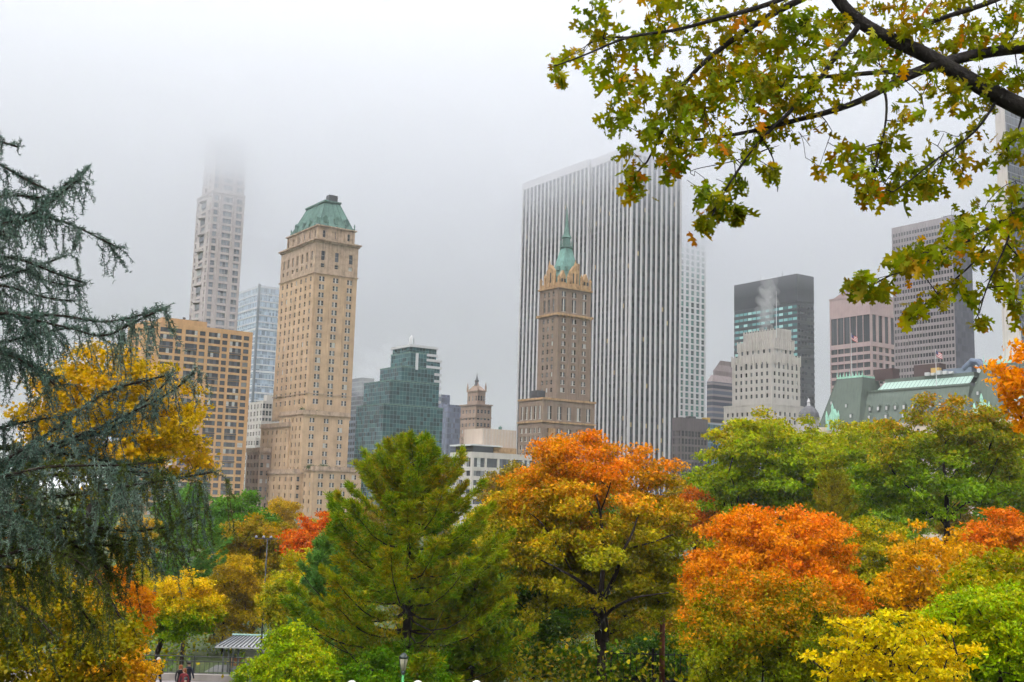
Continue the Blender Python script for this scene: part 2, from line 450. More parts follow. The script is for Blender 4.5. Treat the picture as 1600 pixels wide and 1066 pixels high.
M['concrete'] = wall_mat('white_concrete', (0.5, 0.5, 0.51), 0.05, 0.2, 0.08)
M['frame_pale'] = plain_mat('pale_window_frame', (0.45, 0.42, 0.38))
M['frame_dark'] = plain_mat('dark_window_frame', (0.05, 0.05, 0.055))
M['g_city'] = glass_mat('city_glass', [(0.03, 0.036, 0.045), (0.065, 0.075, 0.09), (0.015, 0.018, 0.022), (0.16, 0.17, 0.17), (0.42, 0.43, 0.42)], [0, .35, .6, .84, .94])
M['g_pale'] = glass_mat('pale_blue_glass', [(0.26, 0.28, 0.31), (0.2, 0.22, 0.25), (0.14, 0.16, 0.18)], [0, .4, .8])
M['g_teal'] = glass_mat('teal_glass', [(0.035, 0.12, 0.105), (0.06, 0.18, 0.155), (0.025, 0.06, 0.06), (0.12, 0.28, 0.24)], [0, .35, .75, .92], 0.06, 0.9)
M['g_dark'] = glass_mat('dark_glass', [(0.02, 0.025, 0.03), (0.035, 0.04, 0.045), (0.055, 0.06, 0.065)], [0, .5, .85], 0.08, 0.7)
M['g_gm'] = glass_mat('smoked_glass', [(0.03, 0.042, 0.045), (0.05, 0.062, 0.066), (0.018, 0.022, 0.025), (0.09, 0.085, 0.075), (0.32, 0.24, 0.12)], [0, .3, .6, .88, .985], 0.1, 0.6)

# ---- tan brick apartment block
def tan_block():
    C, w, n = corner(228, 504, 520, 200, 395); H = C.z
    o = building('apartment_block', C, 'tan brick apartment block with wide triple windows and a low rooftop box', 'building')
    # nine window columns: small and wide by turns
    t = [(0.01, 0.06), (0.125, 0.25), (0.27, 0.325), (0.36, 0.475), (0.495, 0.55), (0.58, 0.695), (0.715, 0.765), (0.79, 0.905), (0.925, 0.98)]
    wc = [(0.6+a*(w-1.2), 0.6+b*(w-1.2)) for a, b in t]
    rows = floors(H-0.8, 27, 3.3, 2.15, .75)
    sp = tier(o, (0, 0, 0, w, n, H), M['tan'], (wc, rows), ([(n*0.32, n*0.45), (n*0.6, n*0.7)], rows), 0.4)
    put_windows(o, sp, M['g_city'], M['frame_dark'], lambda a, b: 'triple' if a > 3.5 else 'sash')
    for a, b in wc[1::2]:                                   # slab edges of the loggias, one every second floor
        for i in range(0, 27, 2):
            MB().box(a-0.05, -0.3, rows[i][0]-0.95, b+0.05, 0.0-0.003, rows[i][0]-0.12).build('balcony_panel', M['frame_dark'] if i % 4 else M['tan2'], o)
    for k in range(27):
        if k % 1 == 0: MB().box(-0.06, -0.06, rows[k][0]-1.02, w+0.04, -0.004, rows[k][0]-0.9).build('floor_band', M['tan2'], o)
    mb = MB(); ring(mb, 0, 0, w, n, H+0.003, H+1.0, 0.05); mb.build('parapet', M['tan'], o)
    a = local(C, at(268, 505, 528)); b2 = local(C, at(340, 505, 540))
    MB().box(9, 4.5, H+0.01, 31, min(n-1, 14), H+4.2).build('penthouse', M['tan'], o)
    MB().tube([(20, 6, H+4.2), (20, 6, H+5.4)], 0.7, 8).build('vent_pipe', M['frame_dark'], o)
tan_block()

# ---- slender pale tower, its head lost in the cloud
def slender_tower():
    C, w, n = corner(332, 300, 700, 308, 383); H = C.z
    o = building('residential_tower', C, 'slender pale limestone tower whose top vanishes in the cloud', 'building')
    x = lambda t: t*w
    wc = [(x(.07), x(.2)), (x(.36), x(.62)), (x(.76), x(.93))]
    rows = floors(H-1, 38, 4.75, 3.1)
    nc = [(n*.08, n*.16), (n*.36, n*.64), (n*.84, n*.92)]
    sp = tier(o, (0, 0, 0, w, n, H), M['lime'], (wc, rows), (nc, rows), 0.6)
    C2 = at(337, 250, 703)
    sp = tier(o, (1.5, 1.5, H, w-0.3, n-4.5, H+40), M['lime'], (wc, floors(H+50, 10, 4.75, 3.1)), ([(n*.3, n*.4), (n*.55, n*.65)], floors(H+50, 10, 4.75, 3.1)), 0.6, sp)
    put_windows(o, sp, M['g_pale'], M['frame_pale'], lambda a, b: 'triple' if a > 3 else 'sash')
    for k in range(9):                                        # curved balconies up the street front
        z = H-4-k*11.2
        mb = MB(); prof = [(n*.3+i*(n*.4)/8, -2.5*math.sin(math.pi*(i+.25)/8.5)-0.2) for i in range(9)]
        for i in range(8):
            (ya, xa), (yb, xb) = prof[i], prof[i+1]
            mb.quad((xa, ya, z), (xb, yb, z), (xb, yb, z+1.2), (xa, ya, z+1.2)); mb.quad((-0.004, ya, z), (-0.004, yb, z), (xb, yb, z), (xa, ya, z)); mb.quad((-0.004, ya, z+1.2), (xa, ya, z+1.2), (xb, yb, z+1.2), (-0.004, yb, z+1.2))
        mb.build('balcony', M['lime'], o)
        MB().box(-0.25, n*.37, z-4.2, -0.004, n*.63, z-0.3).build('balcony_shade', M['g_city'], o)  # dark glass sheet standing in for the shade under the balcony
    for u in (.29, .68): MB().box(x(u)-0.3, -0.35, 0, x(u)+0.3, -0.004, H-1).build('pilaster', M['lime'], o)
    mb = MB(); ring(mb, 0, 0, w, n, H+0.004, H+1.4, 0.4); mb.build('cornice', M['lime'], o)
slender_tower()

# ---- pale blue glass tower in the haze
def banded_glass_tower():
    C, w, n = corner(404, 470, 960, 372, 440); H = C.z+14
    o = building('glass_tower', C, 'pale blue glass tower with white floor bands behind the tan block', 'building')
    g = grid_mat('pale_curtain_wall', (0.25, 0.31, 0.38), (0.33, 0.38, 0.43), 1.5, 4.2, 0.12, 0.5, 0.12, 0.6)
    MB().box(0, 0, 0, w, n, H).build('wall', g, o)
    for k in range(30):
        z = H-2-k*6.2
        mb = MB(); ring(mb, 0, 0, w, n, z, z+(0.9 if k % 3 else 1.6), 0.35); mb.build('floor_band', M['concrete'], o)
    MB().box(-0.9, -0.9, 0, 0.9, 0.9, H+1).build('corner_strip', M['g_pale'], o)
banded_glass_tower()

# ---- white setback block beside the hotel
def white_block():
    C, w, n = corner(405, 625, 650, 388, 440); H = C.z
    o = building('apartment_block', C, 'white stepped apartment block squeezed between the tan block and the green-roofed hotel', 'building')
    sp = tier(o, (4, 4, 0, w, n+12, H), M['white_stone'], (evenly(4, w, 5, 1.6), floors(H-1, 14, 4.2, 2.8)), (evenly(4, n+12, 5, 1.8), floors(H-1, 14, 4.2, 2.8)))
    sp = tier(o, (2, 0, 0, w, n+5, H-12), M['white_stone'], (evenly(2, w, 5, 1.8), floors(H-13, 10, 4.2, 2.4)), (evenly(0, n+5, 5, 1.8), floors(H-13, 10, 4.2, 2.4)), spots=sp)
    sp = tier(o, (-2, -3, 0, w, n, H-22), M['white_stone'], (evenly(-2, w, 6, 1.6), floors(H-23, 7, 4.2, 2.4)), (evenly(-3, n, 5, 1.8), floors(H-23, 7, 4.2, 2.4)), spots=sp)
    put_windows(o, sp, M['g_dark'], M['frame_pale'])
    MB().box(8, 8, H+0.01, 12, 13, H+4).build('water_tank_house', M['white_stone'], o)
white_block()

# ---- the hotel with the green copper mansard
def mansard_hotel():
    Y = 547
    C, w, n = corner(494, 374, Y, 440, 560.5); H = C.z
    o = building('hotel_tower', C, 'tall buff stone hotel tower with a green copper mansard roof and stepped base', 'building')
    wc = [(w*.12, w*.12+2.9), (w*.44, w*.44+2.9), (w*.77, w*.77+2.9)]
    nc = evenly(0, n, 7, 1.9, 1.2)
    zb = at(480, 640, Y).z
    dz = 4.1
    nrow = int((H-9-zb-16)/dz)
    rows = floors(H-17.5, nrow+2, dz, 2.4)
    rows = [r for r in rows if r[0] > zb+0.5]
    sp = tier(o, (0, 0, zb-4, w, n, H-17), M['buff'], (wc, rows), (nc, rows), 0.4)
    sp2 = tier(o, (0.0, 0.0, H-16.4, w, n, H-0.2), M['buff_n'], ([(a+.4, b-.4) for a, b in wc], [(H-13.6, H-11.6), (H-10, H-5.2)]), (nc, [(H-13.6, H-11.6), (H-10, H-5.2)]), 0.6)
    mb = MB(); ring(mb, 0, 0, w, n, H-17, H-16.4, 0.55); mb.build('string_course', M['buff_n'], o)
    mb = MB(); ring(mb, 0, 0, w, n, H-0.2, H+0.5, 1.3); ring(mb, 0, 0, w, n, H-1.1, H-0.204, 0.6); mb.build('cornice', M['buff_n'], o)
    for k in range(4):
        MB().box((wc[k][0] if k < 3 else w-1.2)-1.6, -0.25, zb, (wc[k][0] if k < 3 else w-1.2)-1.0, -0.004, H-17.1).build('pilaster', M['buff'], o)
    for z in (zb+8, ): 
        mb = MB(); ring(mb, 0, 0, w, n, z, z+0.5, 0.35); mb.build('string_course', M['buff_n'], o)
    # penthouse storey under the roof
    i = 1.6
    sp2 = tier(o, (i, i, H+0.5, w-i, n-i-1.5, H+7.6), M['buff_n'], (evenly(i, w-i, 3, 1.5), [(H+2.2, H+5.8)]), (evenly(i, n-i, 6, 1.4), [(H+2.2, H+5.8)]), 0.5, sp2)
    for k in range(5): MB().box(i+0.2+k*(w-2*i-1.4)/4, i-0.3, H+0.51, i+1.1+k*(w-2*i-1.4)/4, i-0.004, H+7.5).build('pilaster', M['buff_n'], o)
    for k in range(7): MB().box(i-0.3, i+0.2+k*(n-2*i-3)/6, H+0.51, i-0.004, i+1.1+k*(n-2*i-3)/6, H+7.5).build('pilaster', M['buff_n'], o)
    mb = MB(); ring(mb, i, i, w-i, n-i-1.5, H+7.6, H+8.2, 0.8); mb.build('cornice', M['buff_n'], o)
    # mansard
    j = 2.2; zr0, zr1 = H+8.2, H+22.5
    rf = MB().frust((j, j, w-j, n-j-2), zr0, (w*.33, n*.2, w-w*.33, n*.72), zr1).build('mansard_roof', M['copper'], o)
    mb = MB(); mb.box(w*.3, n*.18, zr1+0.003, w-w*.3, n*.74, zr1+0.9); mb.build('roof_crest', M['copper'], rf)
    MB().box(w*.42, n*.2, zr1+0.9, w*.62, n*.29, zr1+4.2).build('chimney', M['frame_dark'], rf)
    for k in range(6):
        t0 = k/5
        for z in (0,):
            a = Vector((j, j+t0*(n-2*j-2), zr0)); b = Vector((w*.33, n*.2+t0*(n*.52), zr1))
            MB().tube([a, b], 0.2, 5).build('roof_rib', M['copper'], rf)
    for k in range(5):
        t0 = k/4
        MB().tube([(j+t0*(w-2*j), j, zr0), (w*.33+t0*w*.34, n*.2, zr1)], 0.2, 5).build('roof_rib', M['copper'], rf)
    def dormer(p, f):
        mb = MB()
        if f == 'W': mb.box(p[0]-1, p[1]-0.7, p[2], p[0]+1, p[1]+2.5, p[2]+2.6); mb.tri((p[0]-1.2, p[1]-0.8, p[2]+2.6), (p[0]+1.2, p[1]-0.8, p[2]+2.6), (p[0], p[1]-0.8, p[2]+4)); mb.quad((p[0]-1.2, p[1]-.8, p[2]+2.6), (p[0], p[1]-.8, p[2]+4), (p[0], p[1]+3.5, p[2]+4), (p[0]-1.2, p[1]+3, p[2]+2.6)); mb.quad((p[0], p[1]-.8, p[2]+4), (p[0]+1.2, p[1]-.8, p[2]+2.6), (p[0]+1.2, p[1]+3, p[2]+2.6), (p[0], p[1]+3.5, p[2]+4))
        else: mb.box(p[0]-0.7, p[1]-1, p[2], p[0]+2.5, p[1]+1, p[2]+2.6); mb.tri((p[0]-.8, p[1]+1.2, p[2]+2.6), (p[0]-.8, p[1]-1.2, p[2]+2.6), (p[0]-.8, p[1], p[2]+4)); mb.quad((p[0]-.8, p[1]-1.2, p[2]+2.6), (p[0]+3, p[1]-1.2, p[2]+2.6), (p[0]+3.5, p[1], p[2]+4), (p[0]-.8, p[1], p[2]+4)); mb.quad((p[0]-.8, p[1], p[2]+4), (p[0]+3.5, p[1], p[2]+4), (p[0]+3, p[1]+1.2, p[2]+2.6), (p[0]-.8, p[1]+1.2, p[2]+2.6))
        mb.build('dormer', M['copper'], rf)
    for k in range(3): dormer((w*(.25+.25*k), j+1.2, zr0+2), 'W')
    for k in range(4): dormer((j+1.0, n*(.15+.2*k), zr0+2), 'N')
    for k in range(10):                                       # urns and finials on the parapet
        px_, py_ = (i+0.3+k*(w-2*i)/4.2, i-0.3) if k < 5 else (i-0.3, i+(k-5+.5)*(n-2*i-3)/5)
        MB().lathe([(0.35, H+8.2), (0.55, H+8.9), (0.25, H+9.4), (0.5, H+10.2), (0.12, H+11.4)], 6, px_, py_).build('finial', M['copper'], o)
    # stepped base
    def base(cx, cyp, Yb, lx, rx, mat, ncols_w, ncols_n, zlow=0.0, dzr=4.0, hr=2.1):
        Cb, wb, nb = corner(cx, cyp, Yb, lx, rx)
        x0, y0, zt = local(C, Cb)
        r = floors(zt-1.2, int((zt-zlow-1)/dzr), dzr, hr)
        s = tier(o, (x0, y0, zlow, x0+wb, y0+nb, zt), mat, (ncols_w(x0, x0+wb), r), (ncols_n(y0, y0+nb), r), 0.4)
        mb = MB(); ring(mb, x0, y0, x0+wb, y0+nb, zt+0.004, zt+1.5, 0.25); ring(mb, x0, y0, x0+wb, y0+nb, zt-0.7, zt, 0.6); mb.build('parapet', M['buff_n'], o)
        return s, (x0, y0, zt, wb, nb)
    s1, b1 = base(474, 645, 541, 437, 546, M['buff'], lambda a, b: evenly(a, b, 3, 2.5, 1), lambda a, b: evenly(a, b, 6, 1.4, 1))
    s2, b2 = base(452, 664, 552, 408, 470, M['buff'], lambda a, b: evenly(a, b, 2, 1.4), lambda a, b: evenly(a, b, 6, 1.4, 1))
    s3, b3 = base(490, 733, 533, 449, 565, M['buff'], lambda a, b: evenly(a, b, 4, 2.5, 1), lambda a, b: evenly(a, b, 5, 1.4, 1))
    s4, b4 = base(462, 738, 540, 414, 480, M['buff'], lambda a, b: evenly(a, b, 2, 1.6), lambda a, b: evenly(a, b, 5, 1.6, 1))
    s5, b5 = base(406, 704, 565, 386, 434, M['brown2'], lambda a, b: evenly(a, b, 3, 1.6), lambda a, b: evenly(a, b, 4, 1.6))
    put_windows(o, sp+sp2+s1+s2+s3+s4+s5, M['g_city'], M['frame_pale'], lambda a, b: 'pair' if a > 2.2 else 'sash')
    return o, b1, b3
hotel, hb1, hb3 = mansard_hotel()
M['hedge'] = leaf_mat('roof_hedge_leaf', [(0.02, 0.05, 0.02), (0.04, 0.09, 0.03), (0.07, 0.1, 0.03)])
def roof_hedges():
    rng = np.random.default_rng(4)
    mw = hotel.matrix_basis
    places = [(hb3, 0.6, 3.5, 4.5, 1.6), (hb3, 6, 1.5, 4.5, 2.0), (hb3, 14, 1.5, 6, 1.2), (hb3, 1.5, 12, 1.8, 2.2), (hb3, 1.5, 24, 6, 2.2), (hb1, 1.4, 5, 2.5, 2.2), (hb1, 8, 1.4, 4.0, 1.4)]
    words = ['at the corner of', 'on the avenue side of', 'at the far end of', 'on the street side of', 'deep on the street side of', 'on the upper street side of', 'on the upper avenue side of']
    for (b, dx, dy, ln, h), wd in zip(places, words):
        k = 500
        V = rng.normal(0, 1, (k, 3))*np.array([ln*.35 if dy < 4 else .5, .5 if dy < 4 else ln*.35, h*.3]) + np.array([0, 0, h*.55])
        q = leaf_quads(V, rng, 0.45, up=0.3)
        o = link('roof_hedge', np_mesh('roof_hedge', *q, [M['hedge']]))
        p = mw @ Vector((b[0]+dx, b[1]+dy, b[2]+0.05))
        o.location = p; o.rotation_euler = (0, 0, GRID)
        tag(o, 'clipped dark green roof hedge %s the hotel terrace' % wd, 'hedge', 'hedges on the hotel terraces')
# ---- grey slabs in the haze between the hotel and the teal tower
def haze_slabs():
    C, w, n = corner(566, 590, 900, 545, 585)
    o = building('office_building', C, 'dark grey office slab half lost in cloud behind the teal glass tower', 'building')
    MB().box(0, 0, 0, w, n, C.z).build('wall', grid_mat('grey_slab', (0.07, 0.075, 0.085), (0.12, 0.12, 0.13), 1.5, 3.8, .3, 1.0), o)
    C, w, n = corner(556, 647, 760, 541, 590)
    o = building('office_block', C, 'low blue-grey office block in the gap beside the hotel', 'building')
    sp = tier(o, (0, 0, 0, w, n, C.z), wall_mat('blue_grey_panel', (0.13, 0.15, 0.18)), (evenly(0, w, 3, 4), floors(C.z-1, 12, 4.2, 2.4)), (evenly(0, n, 4, 3.4), floors(C.z-1, 12, 4.2, 2.4)))
    put_windows(o, sp, M['g_dark'], M['frame_dark'], lambda a, b: 'triple')
haze_slabs()

# ---- stepped teal glass tower
def teal_tower():
    C, w, n = corner(599, 632, 600, 557, 692)
    o = building('glass_tower', C, 'stepped teal glass office tower with pale bands at its crown', 'building')
    g = grid_mat('teal_curtain_wall', (0.035, 0.105, 0.11), (0.13, 0.22, 0.22), 2.1, 2.3, 0.16, 0.16, 0.14, 0.9, 0.05, 0.6, 0.3)
    steps = [(599, 632, 600, 557, 692), (610.5, 595, 609, 569, 686), (628, 573, 617, 594, 679), (641, 551, 625, 611, 667)]
    for k, (cx, cyp, Y, lx, rx) in enumerate(steps):
        Cb, wb, nb = corner(cx, cyp, Y, lx, rx); x0, y0, z = local(C, Cb)
        MB().box(x0, y0, 0, x0+wb, y0+nb, z).build('glass_wing', g, o)
        mb = MB(); ring(mb, x0, y0, x0+wb, y0+nb, z+0.003, z+0.7, 0.12); mb.build('parapet', M['copper'], o)
    Cb, wb, nb = corner(641, 540, 628, 612, 684); x0, y0, z = local(C, Cb)
    MB().box(x0+.5, y0+.5, z-14, x0+wb-.5, y0+nb-.5, z).build('crown', g, o)
    for k in range(3):
        mb = MB(); ring(mb, x0, y0, x0+wb, y0+nb, z-0.6-k*4.4, z+0.8-k*4.4, 0.4); mb.build('crown_band', M['concrete'], o)
    Cb, wb, nb = corner(664, 562, 631, 655, 690); x0, y0, z = local(C, Cb)
    MB().box(x0+.6, y0+.6, 0, x0+wb-.6, y0+nb, z).build('side_wing', g, o)
    for k in range(12):
        mb = MB(); ring(mb, x0, y0, x0+wb, y0+nb, z-0.8-k*3.9, z+0.6-k*3.9, 0.35); mb.build('floor_band', M['concrete'], o)
    a = local(C, at(652, 552, 622)); b = local(C, at(652, 578, 622))
    MB().box(a[0]-.6, a[1]-.6, b[2], a[0]+.6, a[1]+.6, a[2]).build('white_fin', M['concrete'], o)
    a = local(C, at(643, 535, 640))
    MB().lathe([(1.6, a[2]-4), (1.6, a[2]+2), (0.4, a[2]+4)], 8, a[0], a[1]).build('roof_tank', M['concrete'], o)
teal_tower()

def purple_block():
    C, w, n = corner(700, 632, 800, 690, 724)
    o = building('office_block', C, 'dull purple-blue office block behind the teal tower', 'building')
    g = grid_mat('purple_glass', (0.1, 0.115, 0.17), (0.13, 0.14, 0.19), 1.6, 3.8, .2, .9, .3, .4)
    MB().box(0, 0, 0, w, n, C.z).build('wall', g, o)
    a = local(C, at(696, 617, 812)); MB().box(a[0]-3, a[1], 0, a[0]+4, a[1]+14, a[2]).build('service_core', g, o)
    for k in range(4): MB().box(w-1.6-k*2.6, -0.4, 0, w-0.8-k*2.6, -0.003, C.z-36).build('pier', M['concrete'], o)
purple_block()

# ---- brown tower with a lantern roof
def lantern_tower():
    C, w, n = corner(744, 632, 720, 720, 768); H = C.z
    o = building('stone_tower', C, 'small brown stone tower with a pointed lantern roof', 'building')
    rows = floors(H-2, 13, 4.3, 2.2)
    sp = tier(o, (0, 0, 0, w, n, H), M['brown2'], (evenly(0, w, 4, 1.7, .6), rows), (evenly(0, n, 4, 1.7, .6), rows))
    for z in (H-0.3, H-8.5, H-22): 
        mb = MB(); ring(mb, 0, 0, w, n, z, z+0.8, 0.7 if z > H-1 else .3); mb.build('cornice', M['brown2'], o)
    cx, cy_ = w/2, n/2; r = min(w, n)
    i = 3.0
    sp = tier(o, (i, i, H+0.5, w-i, n-i, H+9), M['brown2'], (evenly(i, w-i, 3, 1.5), [(H+3, H+6.2)]), (evenly(i, n-i, 3, 1.5), [(H+3, H+6.2)]), spots=sp)
    put_windows(o, sp, M['g_city'], M['frame_pale'])
    mb = MB(); ring(mb, i, i, w-i, n-i, H+9, H+9.6, 0.5); mb.build('cornice', M['brown2'], o)
    rf = MB().frust((i, i, w-i, n-i), H+9.6, (cx-1.8, cy_-1.8, cx+1.8, cy_+1.8), H+13).build('hipped_roof', M['brown2'], o)
    MB().lathe([(1.7, H+13), (1.7, H+13.8), (1.2, H+14.2), (1.2, H+16), (1.6, H+16.3), (0.8, H+17.5), (0.35, H+19), (0.1, H+21.5)], 8, cx, cy_).build('lantern', M['frame_dark'], rf)
    for px_, py_ in ((i, i), (w-i, i), (i, n-i), (w-i, n-i)):
        MB().lathe([(.7, H+9.6), (.7, H+12), (.15, H+15)], 6, px_, py_).build('corner_pinnacle', M['brown2'], o)
lantern_tower()

# ---- low white modern block
def white_modern():
    C, w, n = corner(738, 706, 470, 727, 850); H = C.z
    o = building('modern_block', C, 'low white modern block with ribbon windows and a beige rooftop box', 'building')
    rows = [(H-6.2, H-2.4)]+floors(H-7, 4, 3.9, 2.2)
    sp = tier(o, (0, 0, 0, w, n+12, H), M['white_stone'], ([(1.0, 6.5), (7.5, 13), (14, 19.5), (20.5, 26), (27, w-1)], rows), (evenly(0, n+12, 3, 3.4), rows), 0.6)
    put_windows(o, sp, M['g_city'], M['frame_dark'], lambda a, b: 'triple')
    MB().box(1.5, 2, H+0.01, 16, n+10, H+2.6).build('glazed_storey', M['g_dark'], o)
    MB().box(12.0, 1.9, H+0.02, 24, 5, H+2.5).build('timber_panel', M['terra'], o)
    MB().box(-1, -0.6, H+2.6, 15, n+11, H+3.2).build('canopy', M['concrete'], o)
    pw = wall_mat('beige_ribbed_panel', (0.42, 0.34, 0.28), 0.05, .2, .1)
    MB().box(8.5, 5.2, H+0.01, 26, 20, H+10.5).build('rooftop_box', pw, o)
    for k in range(11): MB().box(8.7+k*1.6, 5.08, H+3.3, 8.85+k*1.6, 5.197, H+10.4).build('panel_joint', M['frame_pale'], o)
    MB().lathe([(.8, H+10.5), (.8, H+11.7), (.3, H+12.2)], 8, 20, 9).build('roof_vent', M['copper'], o)
white_modern()

# ---- brown tower with the copper spire
def spire_tower():
    Y = 560
    C, w, n = corner(871.6, 490, Y, 841.5, 923.5); zc = C.z
    o = building('hotel_tower', C, 'brown brick hotel tower with orange gables and a slim green copper spire', 'building')
    H = at(874, 449, Y).z
    zb = at(866, 620, Y).z
    wc = [(w*.12, w*.12+2.7), (w*.43, w*.43+2.7), (w*.74, w*.74+2.7)]
    nc = evenly(0, n, 3, 1.6, 2.5)
    rows = floors(zc-1.2, 11, 3.95, 2.2)
    rows = [r for r in rows if r[0] > zb]
    sp = tier(o, (0, 0, zb-3, w, n, zc-0.6), M['brownstone'], (wc, rows), (nc, rows), 0.4)
    upper = [(zc+1.6, zc+8.2), (zc+9.4, zc+12)]
    sp = tier(o, (0.3, 0.3, zc+0.5, w-.3, n-.3, H), M['brownstone'], (wc, upper), (nc, upper), 0.5, sp)
    mb = MB(); ring(mb, 0, 0, w, n, zc-0.6, zc+0.5, 0.9); mb.build('cornice', M['terra'], o)
    mb = MB(); ring(mb, 0, 0, w, n, H, H+0.8, 0.5); mb.build('cornice', M['terra'], o)
    for k in range(10): MB().box(w*(.02+.105*k), -0.55, zc-1.4, w*(.02+.105*k)+.6, -0.004, zc-0.61).build('corbel', M['terra'], o)
    for u in (.0, .33, .645, .955): MB().box(w*u+.05, -0.3, zb, w*u+.95, -0.004, zc-1.5).build('pilaster', M['brownstone'], o)
    # gabled terracotta storey round the roof
    z0 = H+0.8
    mb = MB(); ring(mb, 0.5, 0.5, w-.5, n-.5, z0, z0+2.2, 0); mb.build('terracotta_parapet', M['terra'], o)
    def gable(x, y, wd, h, f):
        mb = MB()
        if f == 'W':
            mb.box(x-wd/2, y, z0+0.01, x+wd/2, y+2.2, z0+h)
            mb.tri((x-wd/2, y, z0+h), (x+wd/2, y, z0+h), (x, y, z0+h+3.2)); mb.tri((x+wd/2, y+2.2, z0+h), (x-wd/2, y+2.2, z0+h), (x, y+2.2, z0+h+3.2))
            mb.quad((x-wd/2, y, z0+h), (x, y, z0+h+3.2), (x, y+2.2, z0+h+3.2), (x-wd/2, y+2.2, z0+h)); mb.quad((x, y, z0+h+3.2), (x+wd/2, y, z0+h), (x+wd/2, y+2.2, z0+h), (x, y+2.2, z0+h+3.2))
            for dx in (-.9, .9): mb.box(x+dx-.5, y-.08, z0+2.5, x+dx+.5, y-0.003, z0+h-1.2, 1)
        else:
            mb.box(x, y-wd/2, z0+0.01, x+2.2, y+wd/2, z0+h)
            mb.tri((x, y+wd/2, z0+h), (x, y-wd/2, z0+h), (x, y, z0+h+3.2)); mb.tri((x+2.2, y-wd/2, z0+h), (x+2.2, y+wd/2, z0+h), (x+2.2, y, z0+h+3.2))
            mb.quad((x, y-wd/2, z0+h), (x+2.2, y-wd/2, z0+h), (x+2.2, y, z0+h+3.2), (x, y, z0+h+3.2)); mb.quad((x, y, z0+h+3.2), (x+2.2, y, z0+h+3.2), (x+2.2, y+wd/2, z0+h), (x, y+wd/2, z0+h))
            for dy in (-.9, .9): mb.box(x-.08, y+dy-.5, z0+2.5, x-0.003, y+dy+.5, z0+h-1.2, 1)
        mb.build('gable', [M['terra'], M['g_dark']], o)
    gable(w*.5, 0.3, 5.0, 9, 'W'); gable(0.3, n*.5, 5.4, 9, 'N'); gable(w*.84, 0.4, 3, 5.5, 'W'); gable(w*.16, .4, 3, 5.5, 'W')
    for px_, py_, h in ((.6, .6, 6), (w-.6, .6, 6.5), (.6, n-.6, 6), (w*.3, .5, 7.5), (w*.7, .5, 8), (.5, n*.26, 8), (.5, n*.74, 8), (w-.6, n-.6, 6), (w*.5, .2, 15), (.2, n*.5, 14.5)):
        MB().lathe([(.75, z0), (.75, z0+h*.7), (1.0, z0+h*.72), (.8, z0+h*.78), (.1, z0+h)], 6, px_, py_).build('pinnacle', M['terra'], o)
    MB().box(w*.62, 3, z0, w*.62+2.4, 6, z0+14).build('chimney', M['terra'], o)
    # copper roof and spire
    cx, cy_ = w*.5, n*.5
    zl = at(886, 384, Y+10).z; zt = at(886.5, 322, Y+10).z
    rf = MB().frust((2.8, 2.8, w-2.8, n-2.8), z0+0.01, (cx-2.1, cy_-2.1, cx+2.1, cy_+2.1), zl-1).build('steep_roof', M['copper_pale'], o)
    k = (zt-zl)
    MB().lathe([(2.9, zl-1), (3.4, zl-.6), (3.4, zl), (2.2, zl+.3), (2.0, zl+k*.2), (2.7, zl+k*.22), (2.5, zl+k*.25), (1.6, zl+k*.32), (1.1, zl+k*.5), (0.6, zl+k*.75), (0.12, zl+k)], 8, cx, cy_).build('spire', M['copper'], rf)
    for kk in range(8):
        a = math.pi*kk/4
        MB().lathe([(.25, zl), (.25, zl+2.4), (.06, zl+4)], 5, cx+3.1*math.cos(a), cy_+3.1*math.sin(a)).build('spire_pinnacle', M['copper'], rf)
    for (x, y, f) in ((w*.36, 4.6, 0), (w*.64, 4.8, 0), (4.6, n*.4, 1)):
        MB().box(x-.7, y-.9, z0+9.5, x+.7, y+1.2, z0+11.8).build('roof_dormer', M['copper'], rf)
    # wider base
    Cb, wb, nb = corner(849, 624, 548, 811, 929.5); x0, y0, zt2 = local(C, Cb)
    rws = [(zt2-9.5, zt2-3.0)]+floors(zt2-13, 10, 4.1, 2.3)
    s2 = tier(o, (x0, y0, 0, x0+wb, y0+nb, zt2), M['brownstone'], (evenly(x0, x0+wb, 5, 2.6, 1), rws), (evenly(y0, y0+nb, 5, 2.2, 1), rws), 0.5)
    mb = MB(); ring(mb, x0, y0, x0+wb, y0+nb, zt2, zt2+1.0, 0.5); ring(mb, x0, y0, x0+wb, y0+nb, zt2-11.2, zt2-10.4, 0.5); mb.build('cornice', M['terra'], o)
    MB().box(x0+1, y0+nb-14, zt2+.01, x0+6, y0+nb-9, zt2+5).build('roof_house', M['frame_dark'], o)
    MB().box(x0+3.2, y0-1.0, zt2-21, x0+7, y0-.004, zt2-14).build('balcony', M['terra'], o)
    put_windows(o, sp+s2, M['g_city'], M['frame_pale'], lambda a, b: 'pair' if a > 2.1 else 'sash')
spire_tower()

